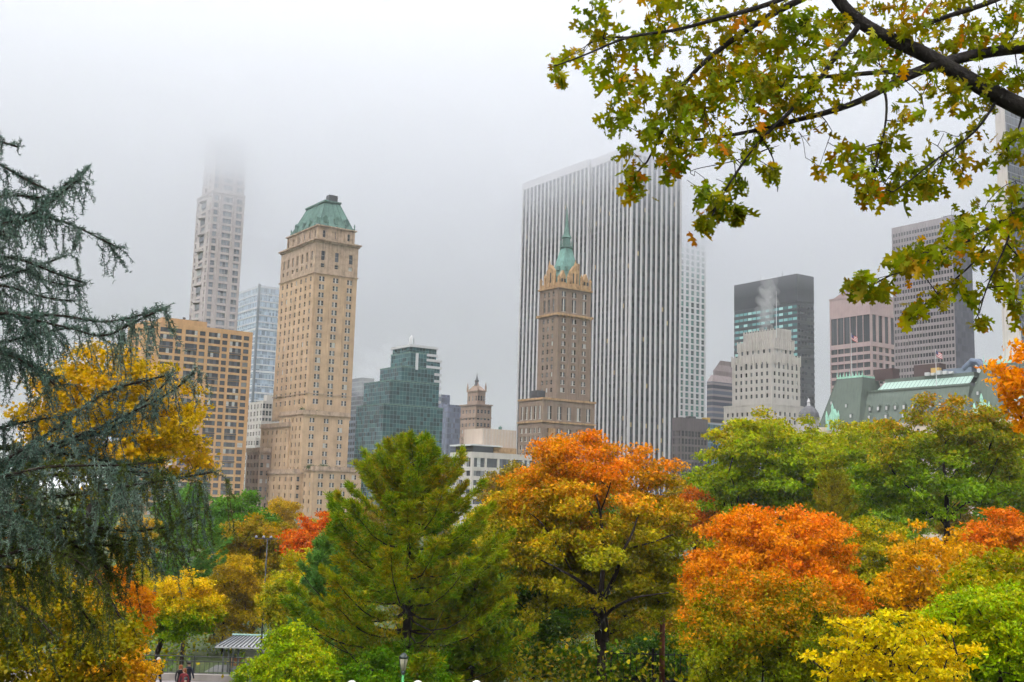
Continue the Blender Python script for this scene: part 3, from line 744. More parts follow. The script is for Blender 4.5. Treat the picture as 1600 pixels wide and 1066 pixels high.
# ---- huge slab with white marble piers
def pier_slab():
    C, w, n = corner(988.5, 226, 618, 822, 1064.5); H = C.z
    n1 = solve(C, EY, 925)
    o = building('office_building', C, 'huge dark office slab striped with white marble piers, its top in cloud', 'building')
    core = wall_mat('dark_spandrel', (0.045, 0.046, 0.05), 0.1)
    blocks = [('W', 0.0, w, 10, 0.0), ('N', 0.0, n1, 10, 0.0), ('N', n1, n, 17, -2.2)]
    MB().box(0.9, 0.9, 0, w-.6, n1+.5, H-4).build('core', core, o)
    MB().box(0.9-2.2, n1+.9, 0, w-.6, n, H-4).build('core', core, o)
    nf = int((H-6)/3.75)
    def strip(wd):
        mb = MB()
        for k in range(nf):
            z = H-8-k*3.75
            # faceted glazing: two panes meeting in a shallow point, with a spandrel below each
            for (za, zb, m) in ((z, z+2.5, 0), (z-1.25, z-0.001, 1)):
                mb.quad((0, 0.3, za), (wd/2, 0.02, za), (wd/2, 0.02, zb), (0, 0.3, zb), m)
                mb.quad((wd/2, 0.02, za), (wd, 0.3, za), (wd, 0.3, zb), (wd/2, 0.02, zb), m)
        return mb.mesh('window_strip', [M['g_gm'], core])
    for face, a, b, k, off in blocks:
        s = (b-a)/k; pw = s*.33
        st = strip(s-pw)
        pm = MB().box(-pw/2, -0.2, 0, pw/2, 0.9, H-5).mesh('pier', [M['marble']])
        for i in range(k+1):
            p = link('pier', pm, o)
            u = a+i*s
            if face == 'W': p.location = (u, 0, 0)
            else: p.location = (off, u + (0.15 if i == 0 and a > 0 else 0), 0); p.rotation_euler = (0, 0, -math.pi/2)
            if i == 0 and face == 'N' and a == 0: p.location.y += 0.9
            if i < k:
                q = link('window_strip', st, o)
                if face == 'W': q.location = (u+pw/2, 0, 0)
                else: q.location = (off, u+s-pw/2, 0); q.rotation_euler = (0, 0, -math.pi/2)
    MB().box(-.3, -.3, H-5, w+.3, n1+.3, H).build('attic_band', M['marble'], o)
    MB().box(-.3-2.2, n1+.304, H-5, w+.3, n+.3, H-.2).build('attic_band', M['marble'], o)
pier_slab()

# ---- white grid tower
def grid_tower():
    C, w, n = corner(1054, 380, 850, 1030, 1103.5); H = 262.0
    o = building('grid_tower', C, 'pencil-thin white grid tower with square teal windows fading into cloud', 'building')
    dz = 4.75; rows = [(z, z+3.5) for z in np.arange(60.4, H-3, dz)]
    cols = evenly(0, w, 6, 3.5, .3)
    sp = tier(o, (0, 0, 0, w, n, H), M['concrete'], (cols, rows), (evenly(0, n, 4, 3.1), rows), 0.8)
    put_windows(o, sp, M['g_teal'], M['frame_pale'], limit=299)
grid_tower()

# ---- blocks at the foot of the grid tower
def small_blocks():
    C, w, n = corner(1064, 652, 520, 1050, 1106); 
    o = building('bronze_block', C, 'dark bronze gridded office block at the foot of the white grid tower', 'building')
    br = wall_mat('dark_bronze', (0.1, 0.085, 0.09), .1)
    rows = floors(C.z-6, 10, 3.6, 2.5)
    sp = tier(o, (0, 0, 0, w, n, C.z), br, (evenly(0, w, 8, 1.5, .4), rows), (evenly(0, n, 6, 1.6), rows), .3)
    put_windows(o, sp, M['g_dark'], M['frame_dark'])
    MB().box(w*.5, 3, C.z+.01, w*.72, 6, C.z+1.2).build('roof_plant', M['frame_dark'], o)
    C, w, n = corner(1102, 660, 570, 1095, 1134)
    o = building('glass_block', C, 'low blue glass block with a mustard rooftop box beside the bronze block', 'building')
    MB().box(0, 0, 0, w, n, C.z).build('wall', grid_mat('blue_curtain_wall', (0.05, 0.1, 0.13), (0.12, 0.17, 0.2), 1.8, 3.6, .15, .4), o)
    MB().box(1.5, 1, C.z+.01, 4.5, 4, C.z+2.6).build('rooftop_box', plain_mat('mustard_panel', (0.45, 0.28, 0.05)), o)
    MB().box(-.1, -.1, C.z-.8, w+.1, n+.1, C.z).build('parapet', M['g_pale'], o)
    C, w, n = corner(1113, 596, 760, 1104.5, 1152)
    o = building('stepped_office', C, 'grey-mauve office block with a sloping stepped top beside the white setback tower', 'building')
    g = grid_mat('mauve_bands', (0.07, 0.08, 0.11), (0.2, 0.17, 0.175), 30.0, 3.9, 0.02, 1.5, .25, .4)
    pk = wall_mat('mauve_granite', (0.22, 0.18, 0.18), .08)
    MB().box(0, 0, 0, w, n, C.z).build('wall', g, o)
    MB().frust((0, 0, w, n), C.z+.003, (4, 3, w, n), C.z+5).build('sloped_step', pk, o)
    MB().box(6, 4, C.z+5, w, n, C.z+8.5).build('setback', pk, o)
    MB().frust((6, 4, w, n), C.z+8.503, (w*.55, 6, w, n), C.z+16).build('sloped_step', pk, o)
small_blocks()

# ---- dark glass tower with light strips
def dark_tower():
    C, w, n = corner(1245.5, 427.5, 780, 1147, 1271.5); H = C.z
    o = building('dark_tower', C, 'black glass office tower with teal window strips and a blank top', 'building')
    dk = wall_mat('black_panel', (0.03, 0.032, 0.038), .12, .3, .1, .35, .5)
    MB().box(0.25, 0.25, 0, w-.01, n-.01, H-0.2).build('core', dk, o)
    MB().box(0, 0, H-20, w, n, H).build('blank_top', dk, o)
    gm = glass_mat('strip_glass', [(0.12, 0.3, 0.3), (0.2, 0.44, 0.43), (0.05, 0.13, 0.13), (0.34, 0.58, 0.56)], [0, .3, .6, .85], .08, .8)
    nn = 14
    for k in range(30):
        z = H-24.5-k*4.3
        if z < 20: break
        mb = MB()
        for i in range(nn):
            u0, u1 = 0.5+(n-1)*i/nn, 0.5+(n-1)*(i+.86)/nn
            mb.quad((0.1, u1, z), (0.1, u0, z), (0.1, u0, z+1.9), (0.1, u1, z+1.9))
        mb.build('window_strip', gm, o)
        MB().box(0, 0, z-2.3, w, n, z-.02).build('spandrel', dk, o)
        mb = MB()
        for i in range(5):
            if random.random() < .7: mb.quad((w*(.04+.19*i), .1, z), (w*(.04+.19*i)+2.4, .1, z), (w*(.04+.19*i)+2.4, .1, z+1.9), (w*(.04+.19*i), .1, z+1.9))
        if mb.v: mb.build('window_strip', M['g_dark'], o)
    for y in (.25, .6): MB().tube([(2, n*y, H), (2, n*y, H+4)], .15, 5).build('roof_mast', M['frame_dark'], o)
dark_tower()

# ---- white setback tower
def setback_tower():
    C, w, n = corner(1205, 553, 640, 1144, 1250)
    o = building('setback_tower', C, 'white stone setback tower with fluted crown and steam rising from its roof', 'building')
    sp = []
    tiers = [(1209, 665, 628, 1125, 1262, 9, 7, 4.3), (1205.5, 632, 634, 1131, 1255, 9, 6, 4.3), (1205, 553, 640, 1144, 1250, 7, 6, 4.3), (1209, 530, 646, 1153, 1240, 6, 4, 4.0), (1213, 515, 651, 1163, 1235, 0, 0, 4)]
    prev = 0.0
    info = []
    for k, (cx, cyp, Y, lx, rx, kn, kw, dz) in enumerate(tiers):
        Cb, wb, nb = corner(cx, cyp, Y, lx, rx); x0, y0, z = local(C, Cb)
        top = 2.6 if k < 2 else 4.5
        rows = floors(z-top, int((z-max(prev, 15)-top)/dz), dz, 2.3) if kn else []
        if k == 2: rows[0:0] = []; rows = [(r[0], r[1]+(1.4 if i == 0 else 0)) for i, r in enumerate(rows)]
        tier(o, (x0, y0, prev-3 if k else 0, x0+wb, y0+nb, z), M['white_stone'], (evenly(x0, x0+wb, kw, 1.6, 1.0) if kw else (), rows), (evenly(y0, y0+nb, kn, 1.6, 1.2) if kn else (), rows), .45, sp)
        # fluted parapet: small piers standing proud of the wall head
        if k >= 2:
            m_ = 10
            for i in range(m_+1): MB().box(x0+wb*i/m_-.35, y0-.45, z-5.5, x0+wb*i/m_+.35, y0-.004, z+.9).build('fluted_pier', M['white_stone'], o)
            m_ = 12
            for i in range(1, m_+1): MB().box(x0-.45, y0+nb*i/m_-.35, z-5.5, x0-.004, y0+nb*i/m_+.35, z+.9).build('fluted_pier', M['white_stone'], o)
        else:
            mb = MB(); ring(mb, x0, y0, x0+wb, y0+nb, z, z+.8, .15); mb.build('parapet', M['white_stone'], o)
        prev = z; info.append((x0, y0, z, wb, nb))
    put_windows(o, sp, M['g_city'], M['frame_dark'])
    x0, y0, z, wb, nb = info[-1]
    for (u, v, r, h) in ((.3, .3, 1.6, 3.5), (.5, .45, 1.2, 4.5), (.45, .65, 1.5, 3)):
        MB().lathe([(r, z), (r, z+h), (r*.7, z+h+.5)], 8, x0+wb*u, y0+nb*v).build('cooling_tower', M['roof_grey'], o)
    x0, y0, z, wb, nb = info[-2]
    MB().tube([(x0+3, y0+.6, z-1), (x0+3, y0+.6, z+29)], [.28, .12], 6).build('flagpole', M['concrete'], o)
    ps = proj(C + EX*(x0+3)+EY*(y0+.6)); 
    return C, info[-1]
sq_C, sq_top = setback_tower()

# ---- pink granite office tower
def pink_tower():
    C, w, n = corner(1359.5, 460, 720, 1296, 1400); H = C.z
    o = building('pink_tower', C, 'pinkish granite office tower with tall slots of windows near its top', 'building')
    rows = floors(H-33, 18, 5.2, 3.3)
    nc = evenly(0, n, 6, 5.6, 1.0); wc = evenly(0, w, 4, 4.2, .8)
    tall = [(H-31, H-13)]
    sp = tier(o, (0, 0, 0, w, n, H), M['pink'], (wc, rows+tall), (nc, rows+tall), .7)
    put_windows(o, sp, M['g_dark'], M['frame_dark'], lambda a, b: 'triple')
    mb = MB(); ring(mb, 0, 0, w, n, H+.003, H+.9, .3); mb.build('cornice', M['pink'], o)
    MB().frust((1, 2, w-1, n-2), H+.9, (1, n*.42, w-1, n*.58), H+6).build('low_gable_roof', M['pink'], o)
pink_tower()

# ---- grey gridded slab
def grey_slab():
    C, w, n = corner(1486.5, 337, 640, 1394, 1516); H = C.z
    o = building('gridded_tower', C, 'tall grey-mauve gridded office slab with a dark blank side', 'building')
    pn = wall_mat('grey_mauve_panel', (0.27, 0.235, 0.24), .08, .2, .1)
    rows = floors(H-3, 42, 4.0, 2.2)
    sp = tier(o, (0, 0, 0, w, n, H), pn, ((), ()), (evenly(0, n, 21, 2.1, .5), rows), .4)
    put_windows(o, sp, M['g_dark'], M['frame_dark'], limit=300)
    sg = grid_mat('slab_side_glass', (0.045, 0.045, 0.06), (0.08, 0.08, 0.1), 2.0, 4.0, .2, .8, .3, .4)
    MB().box(.6, -.25, 0, w+.2, -.004, H-2).build('side_glazing', sg, o)
    for k in range(22): MB().box(-.3, n*k/21-.18, 0, -.004, n*k/21+.18, H).build('mullion', pn, o)
    for (u, v, h) in ((.3, .1, 5), (.5, .12, 7), (.4, .3, 3)):
        MB().tube([(w*u, n*v, H), (w*u+1.2, n*v, H+h)], .18, 5).build('antenna', M['frame_dark'], o)
    MB().box(w*.2, n*.05, H+.01, w*.8, n*.2, H+1.6).build('roof_plant', M['frame_dark'], o)
grey_slab()

# ---- sloping slab at the right edge
def sloping_slab():
    P = at(1567, 200, 470); 
    o = building('sloping_tower', P, 'dark glass slab with a pale flared travertine edge, cut by the right frame edge', 'building')
    H = P.z+14; wd = 62.0; D = 3.5
    tr = wall_mat('travertine', (0.5, 0.45, 0.42), .06)
    dg = grid_mat('dark_sloped_glass', (0.05, 0.055, 0.07), (0.07, 0.075, 0.09), 1.6, 3.7, .12, .5, .08, .8)
    k = 26
    def flare(z): t = max(0, 1-z/H); return 13*t**2.1
    for name, xa, xb, mat, pr in (('edge_wall', 0, 1.2, tr, .5), ('glass_face', 1.2, wd-3.4, dg, 0), ('edge_wall', wd-3.4, wd, tr, .5)):
        mb = MB()
        for i in range(k):
            za, zb = H*i/k, H*(i+1)/k
            fa, fb = -flare(za)-pr, -flare(zb)-pr
            mb.quad((xa, fa, za), (xb, fa, za), (xb, fb, zb), (xa, fb, zb))
            mb.quad((xa, D, za), (xa, fa, za), (xa, fb, zb), (xa, D, zb)); mb.quad((xb, fa, za), (xb, D, za), (xb, D, zb), (xb, fb, zb))
            mb.quad((xb, D, za), (xa, D, za), (xa, D, zb), (xb, D, zb))
        mb.quad((xa, -pr, H), (xb, -pr, H), (xb, D, H), (xa, D, H))
        mb.build(name, mat, o)
sloping_slab()

# ---- chateau-style hotel with long green mansard
def chateau_hotel():
    Y0 = 452
    C = at(1592, 600, Y0)
    o = building('grand_hotel', C, 'chateau-style hotel with a long green mansard roof and turquoise copper dormers', 'building')
    L_ = lambda px, py=610: solve(C, EY, px)
    n = L_(1284)
    m = M
    m['mansard'] = wall_mat('grey_green_slate', (0.115, 0.142, 0.12), .1, .2, .2)
    m['mint'] = wall_mat('mint_copper', (0.34, 0.6, 0.48), .15, .5, .25)
    m['cream'] = wall_mat('cream_brick', (0.56, 0.46, 0.36), .08, .2, .15)
    def zz(px, py):                       # height of a point of the street front seen at this pixel
        y = L_(px); p = C + EY*y; 
        d = math.hypot(p.x, p.y); return at(px, py, p.y).z
    y1, y2 = L_(1346), L_(1506)           # inner edges of the two pavilions
    ze = zz(1420, 664)                    # eaves
    zm = zz(1420, 607)                    # top of the steep slope
    D = 34.0
    sp = tier(o, (0, 0, 0, D, n, ze), M['cream'], (evenly(0, D, 6, 1.6), floors(ze-1, 10, 4.2, 2.5)), (evenly(0, n, 20, 1.6), floors(ze-1, 10, 4.2, 2.5)))
    put_windows(o, sp, M['g_city'], M['frame_pale'], limit=260)
    mb = MB(); ring(mb, 0, 0, D, n, ze+.003, ze+.8, .6); mb.build('cornice', M['cream'], o)
    rf = MB().frust((0.3, y2+.1, D, y1-.1), ze+.8, (4.6, y2+.1, D-4, y1-.1), zm).build('mansard_roof', m['mansard'], o)
    MB().box(4.2, y2+.1, zm+.003, 5.4, y1-.1, zm+.9).build('gutter', m['mansard'], rf)
    sky_m = plain_mat('skylight_glass', (0.32, 0.45, 0.39), .3, .5)
    mb = MB(); mb.quad((5.4, y1-4, zm+.5), (5.4, y2+1, zm+.5), (9.5, y2+1, zm+4.6), (9.5, y1-6, zm+4.6)); mb.quad((5.4, y1-4, zm+.5), (9.5, y1-6, zm+4.6), (14, y1-6, zm+4.6), (14, y1-4, zm+.5)); mb.build('skylight', sky_m, rf)
    for k in range(24):
        y = y2+1.5+(y1-y2-7)*k/23
        MB().tube([(5.35, y, zm+.55), (9.45, y, zm+4.65)], .1, 4).build('glazing_bar', m['mansard'], rf)
    MB().box(9.5, y2+1, zm+4.0, D-6, y1-6, zm+6.2).build('roof_deck', m['mansard'], rf)
    nd = 11
    for k in range(nd):                    # round-headed dormers in the slope
        y = y2+3.5+(y1-y2-7)*k/(nd-1)
        d = MB(); d.box(1.2, y-.75, ze+7.2, 4.2, y+.75, ze+9.2); d.frust((1.0, y-1.0, 4.4, y+1.0), ze+9.203, (1.2, y-.15, 4.4, y+.15), ze+10.2); dd = d.build('dormer', m['mansard'], rf)
        MB().box(1.14, y-.5, ze+7.4, 1.19, y+.5, ze+9.0).build('pane', M['marble'], dd)
        if k % 2 == 0:
            d = MB(); d.box(0.5, y-.8, ze+3.2, 3.2, y+.8, ze+5.4); d.frust((.3, y-1, 3.4, y+1), ze+5.403, (.6, y-.2, 3.4, y+.2), ze+6.4); dd = d.build('dormer', m['mansard'], rf)
            MB().box(.44, y-.5, ze+3.4, .49, y+.5, ze+5.1).build('pane', M['marble'], dd)
    # two pavilions with tall roofs, crests and a big copper gable each
    for (ya, yb, px, py) in ((y1, n, 1330, 590), (0.0, y2, 1535, 570)):
        zt = zz(px, py)
        x0 = -2.4
        MB().box(x0, ya+.02, 0, D*.6, yb-.02, ze+.5).build('pavilion_wall', M['cream'], o)
        pr = MB().frust((x0, ya, D*.6, yb), ze+.5, (x0+4.2, ya+(yb-ya)*.03, D*.4, yb-(yb-ya)*.34), zt).build('pavilion_roof', m['mansard'], o)
        ca, cb = ya+(yb-ya)*.03, yb-(yb-ya)*.34
        cr = MB().box(x0+4.0, ca, zt+.003, D*.41, cb, zt+.9).build('crest', m['mint'], pr)
        for k in range(9):
            y = ca+(cb-ca)*k/8
            MB().lathe([(.3, zt+.9), (.35, zt+1.5), (.12, zt+2.0), (.05, zt+2.9 if k not in (0, 4, 8) else zt+4.2)], 5, x0+4.2, y).build('crest_finial', m['mint'], cr)
        yc = (ya+yb)/2
        for (dy, dz) in ((-.16, 9.2), (.1, 5.0), (-.3, 4.2), (.22, 11)):
            y = yc+(yb-ya)*dy; xx = x0+4.2*(dz/(zt-ze))
            d = MB().box(xx-.6, y-.7, ze+dz, xx+2, y+.7, ze+dz+1.9).build('roof_window', m['mansard'], pr)
            MB().box(xx-.66, y-.45, ze+dz+.2, xx-.61, y+.45, ze+dz+1.6).build('pane', M['marble'], d)
        g = MB(); gy = yc+(yb-ya)*(.12 if ya > 1 else .1); gw = 3.4
        g.box(x0-.7, gy-gw, ze-1, x0+2.5, gy+gw, ze+3.4)
        g.tri((x0-.7, gy+gw, ze+3.4), (x0-.7, gy-gw, ze+3.4), (x0-.7, gy, ze+9)); g.tri((x0+2.5, gy-gw, ze+3.4), (x0+2.5, gy+gw, ze+3.4), (x0+2.5, gy, ze+9))
        g.quad((x0-.7, gy-gw, ze+3.4), (x0+2.5, gy-gw, ze+3.4), (x0+2.5, gy, ze+9), (x0-.7, gy, ze+9)); g.quad((x0-.7, gy, ze+9), (x0+2.5, gy, ze+9), (x0+2.5, gy+gw, ze+3.4), (x0-.7, gy+gw, ze+3.4))
        gb = g.build('copper_gable', m['mint'], o)
        for dy in (-gw, 0, gw): MB().lathe([(.5, ze+2), (.55, ze+(9 if dy == 0 else 5)), (.7, ze+(9.4 if dy == 0 else 5.4)), (.1, ze+(11.5 if dy == 0 else 8))], 6, x0-.75, gy+dy).build('gable_finial', m['mint'], gb)
        for dy in (-1.3, 1.3): MB().box(x0-.8, gy+dy-.8, ze-.5, x0-.71, gy+dy+.8, ze+3).build('gable_window', M['g_pale'], gb)
        for y in (ya, yb):
            MB().tube([(x0, y, ze+.5), (x0+4.2, ca if y == ya else cb, zt)], .35, 5).build('hip_rib', m['mansard'], pr)
    # round corner turret at the near corner
    MB().lathe([(4.2, 0), (4.2, ze+6), (4.8, ze+6.2), (4.8, ze+7)], 16, -1.2, -1.0).build('corner_turret', M['cream'], o)
    MB().lathe([(4.6, ze+7), (3.2, ze+12), (.4, ze+18)], 16, -1.2, -1.0).build('turret_roof', m['mint'], o)
    # things on the roof
    dk = plain_mat('dark_red_housing', (0.07, 0.04, 0.04))
    for (pa, pb, h) in ((1343, 1372, 5.2), (1405, 1445, 5.5)):
        ya, yb = L_(pb), L_(pa)
        MB().box(11, ya, zm+6.2, 16, yb, zm+6.2+h).build('plant_housing', dk, rf)
    y = L_(1478)
    MB().box(10, y-6, zm+6.2, 14, y+8, zm+8.6).build('plant_unit', plain_mat('blue_grey_duct', (0.16, 0.2, 0.26)), rf)
    MB().tube([(11, y-12, zm+7), (11, y-9, zm+10.5), (11, y-6, zm+11), (11, y-2, zm+8)], 1.6, 10).build('duct', plain_mat('blue_duct', (0.12, 0.15, 0.22)), rf)
    MB().box(10, y+10, zm+6.2, 12, y+14, zm+9.6).build('plant_unit', plain_mat('ochre_unit', (0.5, 0.33, 0.1)), rf)
    for k in range(5): MB().box(8.2, y+2+k*3, zm+6.2, 9.4, y+4+k*3, zm+7.2+.4*(k % 3)).build('vent_box', M['concrete'], rf)
    # flags
    red = plain_mat('flag_red', (0.5, 0.05, 0.06)); blue = plain_mat('flag_blue', (0.04, 0.05, 0.16)); wht = plain_mat('flag_white', (0.7, 0.68, 0.66))
    for (px, pt, pf, lab) in ((1325, 520, 'far', 'red striped flag on a white pole above the far roof pavilion'), (1457, 545, 'mid', 'red striped flag on a short pole above the long roof')):
        y = L_(px); p = C + EY*y + EX*3
        zt = at(px, pt, p.y).z
        fl = empty('flag', (p.x, p.y, ze+8 if pf == 'far' else zm+.5), GRID, lab, 'flag', 'flags on the grand hotel')
        hh = zt-fl.location.z
        MB().tube([(0, 0, 0), (0, 0, hh)], [.22, .12], 6).build('flagpole', M['concrete'], fl)
        def cloth(u, v):
            return (0.1+u*4.2, 0.35*math.sin(u*5), hh-.4-2.5*(1-v)-u*1.5)
        for s in range(7):
            mb = MB()
            for k in range(6):
                a, b = k/6, (k+1)/6; va, vb = s/7, (s+1)/7
                mb.quad(cloth(a, va), cloth(b, va), cloth(b, vb), cloth(a, vb), 0 if not (s >= 3 and k < 3) else 1)
            mb.build('stripe', [red if s % 2 == 0 else wht, blue], fl)
chateau_hotel()

# ---- small domed pavilion top beside the white setback tower
def dome_top():
    P = at(1264, 642, 560)
    o = building('domed_block', P, 'small grey domed building peeping over the trees beside the green-roofed hotel', 'building')
    sl = wall_mat('slate_dome', (0.12, 0.12, 0.13))
    MB().box(-3, -3, 0, 5, 5, P.z-3).build('wall', M['white_stone'], o)
    MB().lathe([(5.2, P.z-3), (4.8, P.z-1), (3.4, P.z+1.2), (1.2, P.z+2.4), (.9, P.z+2.6)], 14, 1, 1).build('dome', sl, o)
    MB().lathe([(.9, P.z+2.6), (.7, P.z+4.2), (.9, P.z+4.5), (.1, P.z+6.5)], 8, 1, 1).build('cupola', M['marble'], o)
dome_top()
# ------------------------------------------------------------------ trees
def unit(a): return a/np.maximum(np.linalg.norm(a, axis=-1, keepdims=True), 1e-9)
def leaf_quads(P, rng, size, up=0.5, out=None, width=0.62, droop=0.0):
    """one kite-shaped, slightly folded leaf at each point"""
    k = len(P)
    nrm = rng.normal(0, 1, (k, 3)); nrm[:, 2] += up*2
    if out is not None: nrm += out*1.0
    nrm = unit(nrm)
    t = rng.normal(0, 1, (k, 3)); t[:, 2] -= droop
    t = unit(t - nrm*np.sum(t*nrm, 1, keepdims=True)); b = np.cross(nrm, t)
    s = size*rng.uniform(0.5, 1.5, (k, 1)); w = s*width*0.5
    fold = nrm*s*0.12
    V = np.stack([P, P+t*s*0.5+b*w+fold, P+t*s, P+t*s*0.5-b*w+fold], 1).reshape(-1, 3)
    Q = np.arange(4*k).reshape(-1, 4)
    return V, Q
def tubes(P0, P1, r0, r1, seg=5):
    d = unit(P1-P0); ref = np.where(np.abs(d[:, 2:3]) < .9, np.array([[0, 0, 1.]]), np.array([[1., 0, 0]]))
    u = unit(np.cross(d, ref)); w = np.cross(d, u); k = len(P0)
    a = np.arange(seg)*2*np.pi/seg
    ringv = u[:, None]*np.cos(a)[None, :, None]+w[:, None]*np.sin(a)[None, :, None]
    V = np.concatenate([P0[:, None]+ringv*r0[:, None, None], P1[:, None]+ringv*r1[:, None, None]], 1).reshape(-1, 3)
    i = np.arange(seg); q = np.stack([i, (i+1) % seg, seg+(i+1) % seg, seg+i], 1)
    Q = (q[None]+(np.arange(k)*2*seg)[:, None, None]).reshape(-1, 4)
    return V, Q
class Skel:
    """a branch skeleton: nodes with parents; radii follow from how much each node carries"""
    def __init__(s): s.p, s.par, s.fix = [], [], {}
    def add(s, p, par): s.p.append(np.array(p, float)); s.par.append(par); return len(s.p)-1
    def chain(s, pts, par=-1, rad=None):
        for k, p in enumerate(pts):
            par = s.add(p, par)
            if rad is not None: s.fix[par] = rad[k]
        return par
    def attach(s, target, rng, rise=0.6, seg=0.7, cand=None):
        A = np.array(s.p); d = target-A
        dist = np.linalg.norm(d, axis=1)
        cost = dist + rise*np.maximum(0, A[:, 2]-target[2]+0.3*dist)
        j = int(np.argmin(cost)); L = dist[j]
        k = max(1, int(L/seg)); a = A[j]
        mid = (a+target)/2 + np.array([0, 0, 0.10*L]) + rng.normal(0, .06*L, 3)
        par = j
        for i in range(1, k+1):
            t = i/k; p = (1-t)**2*a+2*t*(1-t)*mid+t*t*target
            par = s.add(p, par)
        return par
    def mesh(s, name, mat, tip=0.012, expo=2.2, root=None, segs=6):
        n = len(s.p); w = np.zeros(n); P = np.array(s.p); par = np.array(s.par)
        kids = np.zeros(n, int)
        for i in range(n):
            if par[i] >= 0: kids[par[i]] += 1
        w[kids == 0] = tip**expo
        for i in range(n-1, -1, -1):
            if par[i] >= 0: w[par[i]] += w[i]
        r = w**(1/expo)
        if root: r *= 1.0 if r[0] == 0 else 1.0; k = root/r[0]; r = np.where(r > tip*1.5, r*k**(np.log(np.maximum(r, tip)/tip)/np.log(r[0]/tip)), r)
        for i, v in s.fix.items(): r[i] = max(r[i], v) if not root else v
        e = np.where(par >= 0)[0]
        V, Q = tubes(P[par[e]], P[e], np.minimum(r[par[e]], r[e]*1.6), r[e], segs)
        return np_mesh(name, V, Q, [mat], True)
M['bark'] = wall_mat('dark_bark', (0.035, 0.026, 0.022), .3, 3.0, .4, .95, .1, .6)
M['bark_oak'] = wall_mat('oak_bark', (0.03, 0.026, 0.024), .3, 6.0, .4, .95, .1, .8)
M['bark_grey'] = wall_mat('grey_bark', (0.06, 0.05, 0.045), .3, 3.0, .4, .95, .1, .6)

def blob_points(blobs, n, rng, mind, shell=0.5):
    vol = np.array([b[3]*b[4]*b[5] for b in blobs]); vol = vol/vol.sum()
    pts = []
    tries = 0
    while len(pts) < n and tries < n*40:
        tries += 1
        b = blobs[rng.choice(len(blobs), p=vol)]
        d = unit(rng.normal(0, 1, 3)); rr = rng.uniform(0, 1)**(1/3) if rng.random() > .75 else rng.uniform(shell, 1.0)
        if d[2] < -.5 and rng.random() < .3: continue
        p = np.array(b[:3])+d*rr*np.array(b[3:6])
        if pts and np.min(np.sum((np.array(pts)-p)**2, 1)) < mind*mind: continue
        pts.append(p)
    return np.array(pts)
def tree(name, label, cat, base_px, Y, top, left, right, bottom, mat, seed, leaf=0.13, dens=1.0, nclus=240, flat=0.55, fork=0.32, trunk_r=0.22,
         group=None, bark='bark', lobes=9, lean=0.0, spread=0.5, up=0.5, crad=None, sparse=0.0, trunk_top=0.72, limbs=(), front=1.0):
    """a broad-leaved tree; crown limits are given in photo pixels at distance Y and become metres"""
    rng = np.random.default_rng(seed); leaf *= 1.45; dens *= .9; up *= .5
    cx = (left+right)/2; s = Y/FPX
    tp = at(cx, top, Y); bp = at(cx, bottom, Y); g = at(base_px, 800, Y)
    bx, by = g.x, Y; bz = terrain(bx, by)-0.1
    zt, zb = tp.z-bz, bp.z-bz
    hw = (right-left)/2*s; hz = (zt-zb)/2; ox = at(cx, (top+bottom)/2, Y).x-bx
    blobs = [(ox, 0, (zt+zb)/2, hw*.88, hw*.8, hz*.97)]
    for k in range(lobes):                                   # uneven outline: secondary lobes
        a = 2*math.pi*(k+rng.uniform(0, .6))/lobes; e = rng.uniform(-.7, .8)
        rr = rng.uniform(.24, .44)
        blobs.append((ox+math.cos(a)*math.cos(e)*hw*(1-rr), math.sin(a)*math.cos(e)*hw*(1-rr)*.95, (zt+zb)/2+math.sin(e)*hz*(1-rr*.8), hw*rr*1.15, hw*rr*1.15, hz*rr*1.05))
    cen = blob_points(blobs, nclus, rng, 0.55*(8*hw*hw*hz/nclus)**(1/3)*.62)
    if front < 1: cen = cen[(cen[:, 1] > -front*hw) | (rng.random(len(cen)) < .22) | (cen[:, 2] > zb+(zt-zb)*.8)]
    sk = Skel()
    fz = max(0.5, zb*0.75+zt*0.25*fork) if zb > 1 else zt*fork
    pts = [(0, 0, 0)]+[(ox*(k/7)**2*.8+rng.normal(0, .05), rng.normal(0, .05), zt*trunk_top*k/7) for k in range(1, 8)]
    sk.chain(pts)
    for q, dy, r0, r1 in limbs:
        W = [np.array(at(px, py, Y+dy*min(1, i/2)))-np.array((bx, by, bz)) for i, (px, py) in enumerate(q)]
        par = int(np.argmin([np.linalg.norm(p-W[0]) for p in sk.p])); F = []
        for a, b in zip(W[:-1], W[1:]): F += [a+(b-a)*i/4 for i in range(4)]
        F.append(W[-1]); F = np.array(F)
        for _ in range(2): F[1:-1] = (F[:-2]+2*F[1:-1]+F[2:])/4
        for i, p in enumerate(F): par = sk.add(p, par); sk.fix[par] = r0+(r1-r0)*i/len(F)
    order = np.argsort(np.linalg.norm((cen-np.array([ox*.6, 0, fz]))*np.array([1, 1, .9]), axis=1))
    ends = []
    for i in order: sk.attach(cen[i], rng)
    root = empty(name, (bx, by, bz), 0, label, cat, group)
    link('trunk', sk.mesh('trunk', M[bark], tip=0.011*max(1, Y/60), root=trunk_r), root)
    cr = crad or 0.85*(8*hw*hw*hz/nclus)**(1/3)*spread*1.02
    npl = int(dens*max(20, 2.6*cr*cr*3.1/(leaf*leaf*.31)))
    k = len(cen)
    if sparse: keep = rng.random(k) > sparse; 
    C_ = np.repeat(cen, npl, 0)
    off = rng.normal(0, .5, (k*npl, 3))
    off *= np.minimum(1.0, 1.25/np.maximum(.2, np.linalg.norm(off, axis=1, keepdims=True)))
    P = C_+off*cr*np.array([1.05, 1.05, flat])
    o = unit(C_-np.array([ox, 0, (zt+zb)/2-hz*.4]))
    V, Q = leaf_quads(P, rng, leaf, up, o*.6)
    link('crown', np_mesh('crown', V, Q, [mat]), root)
    return root
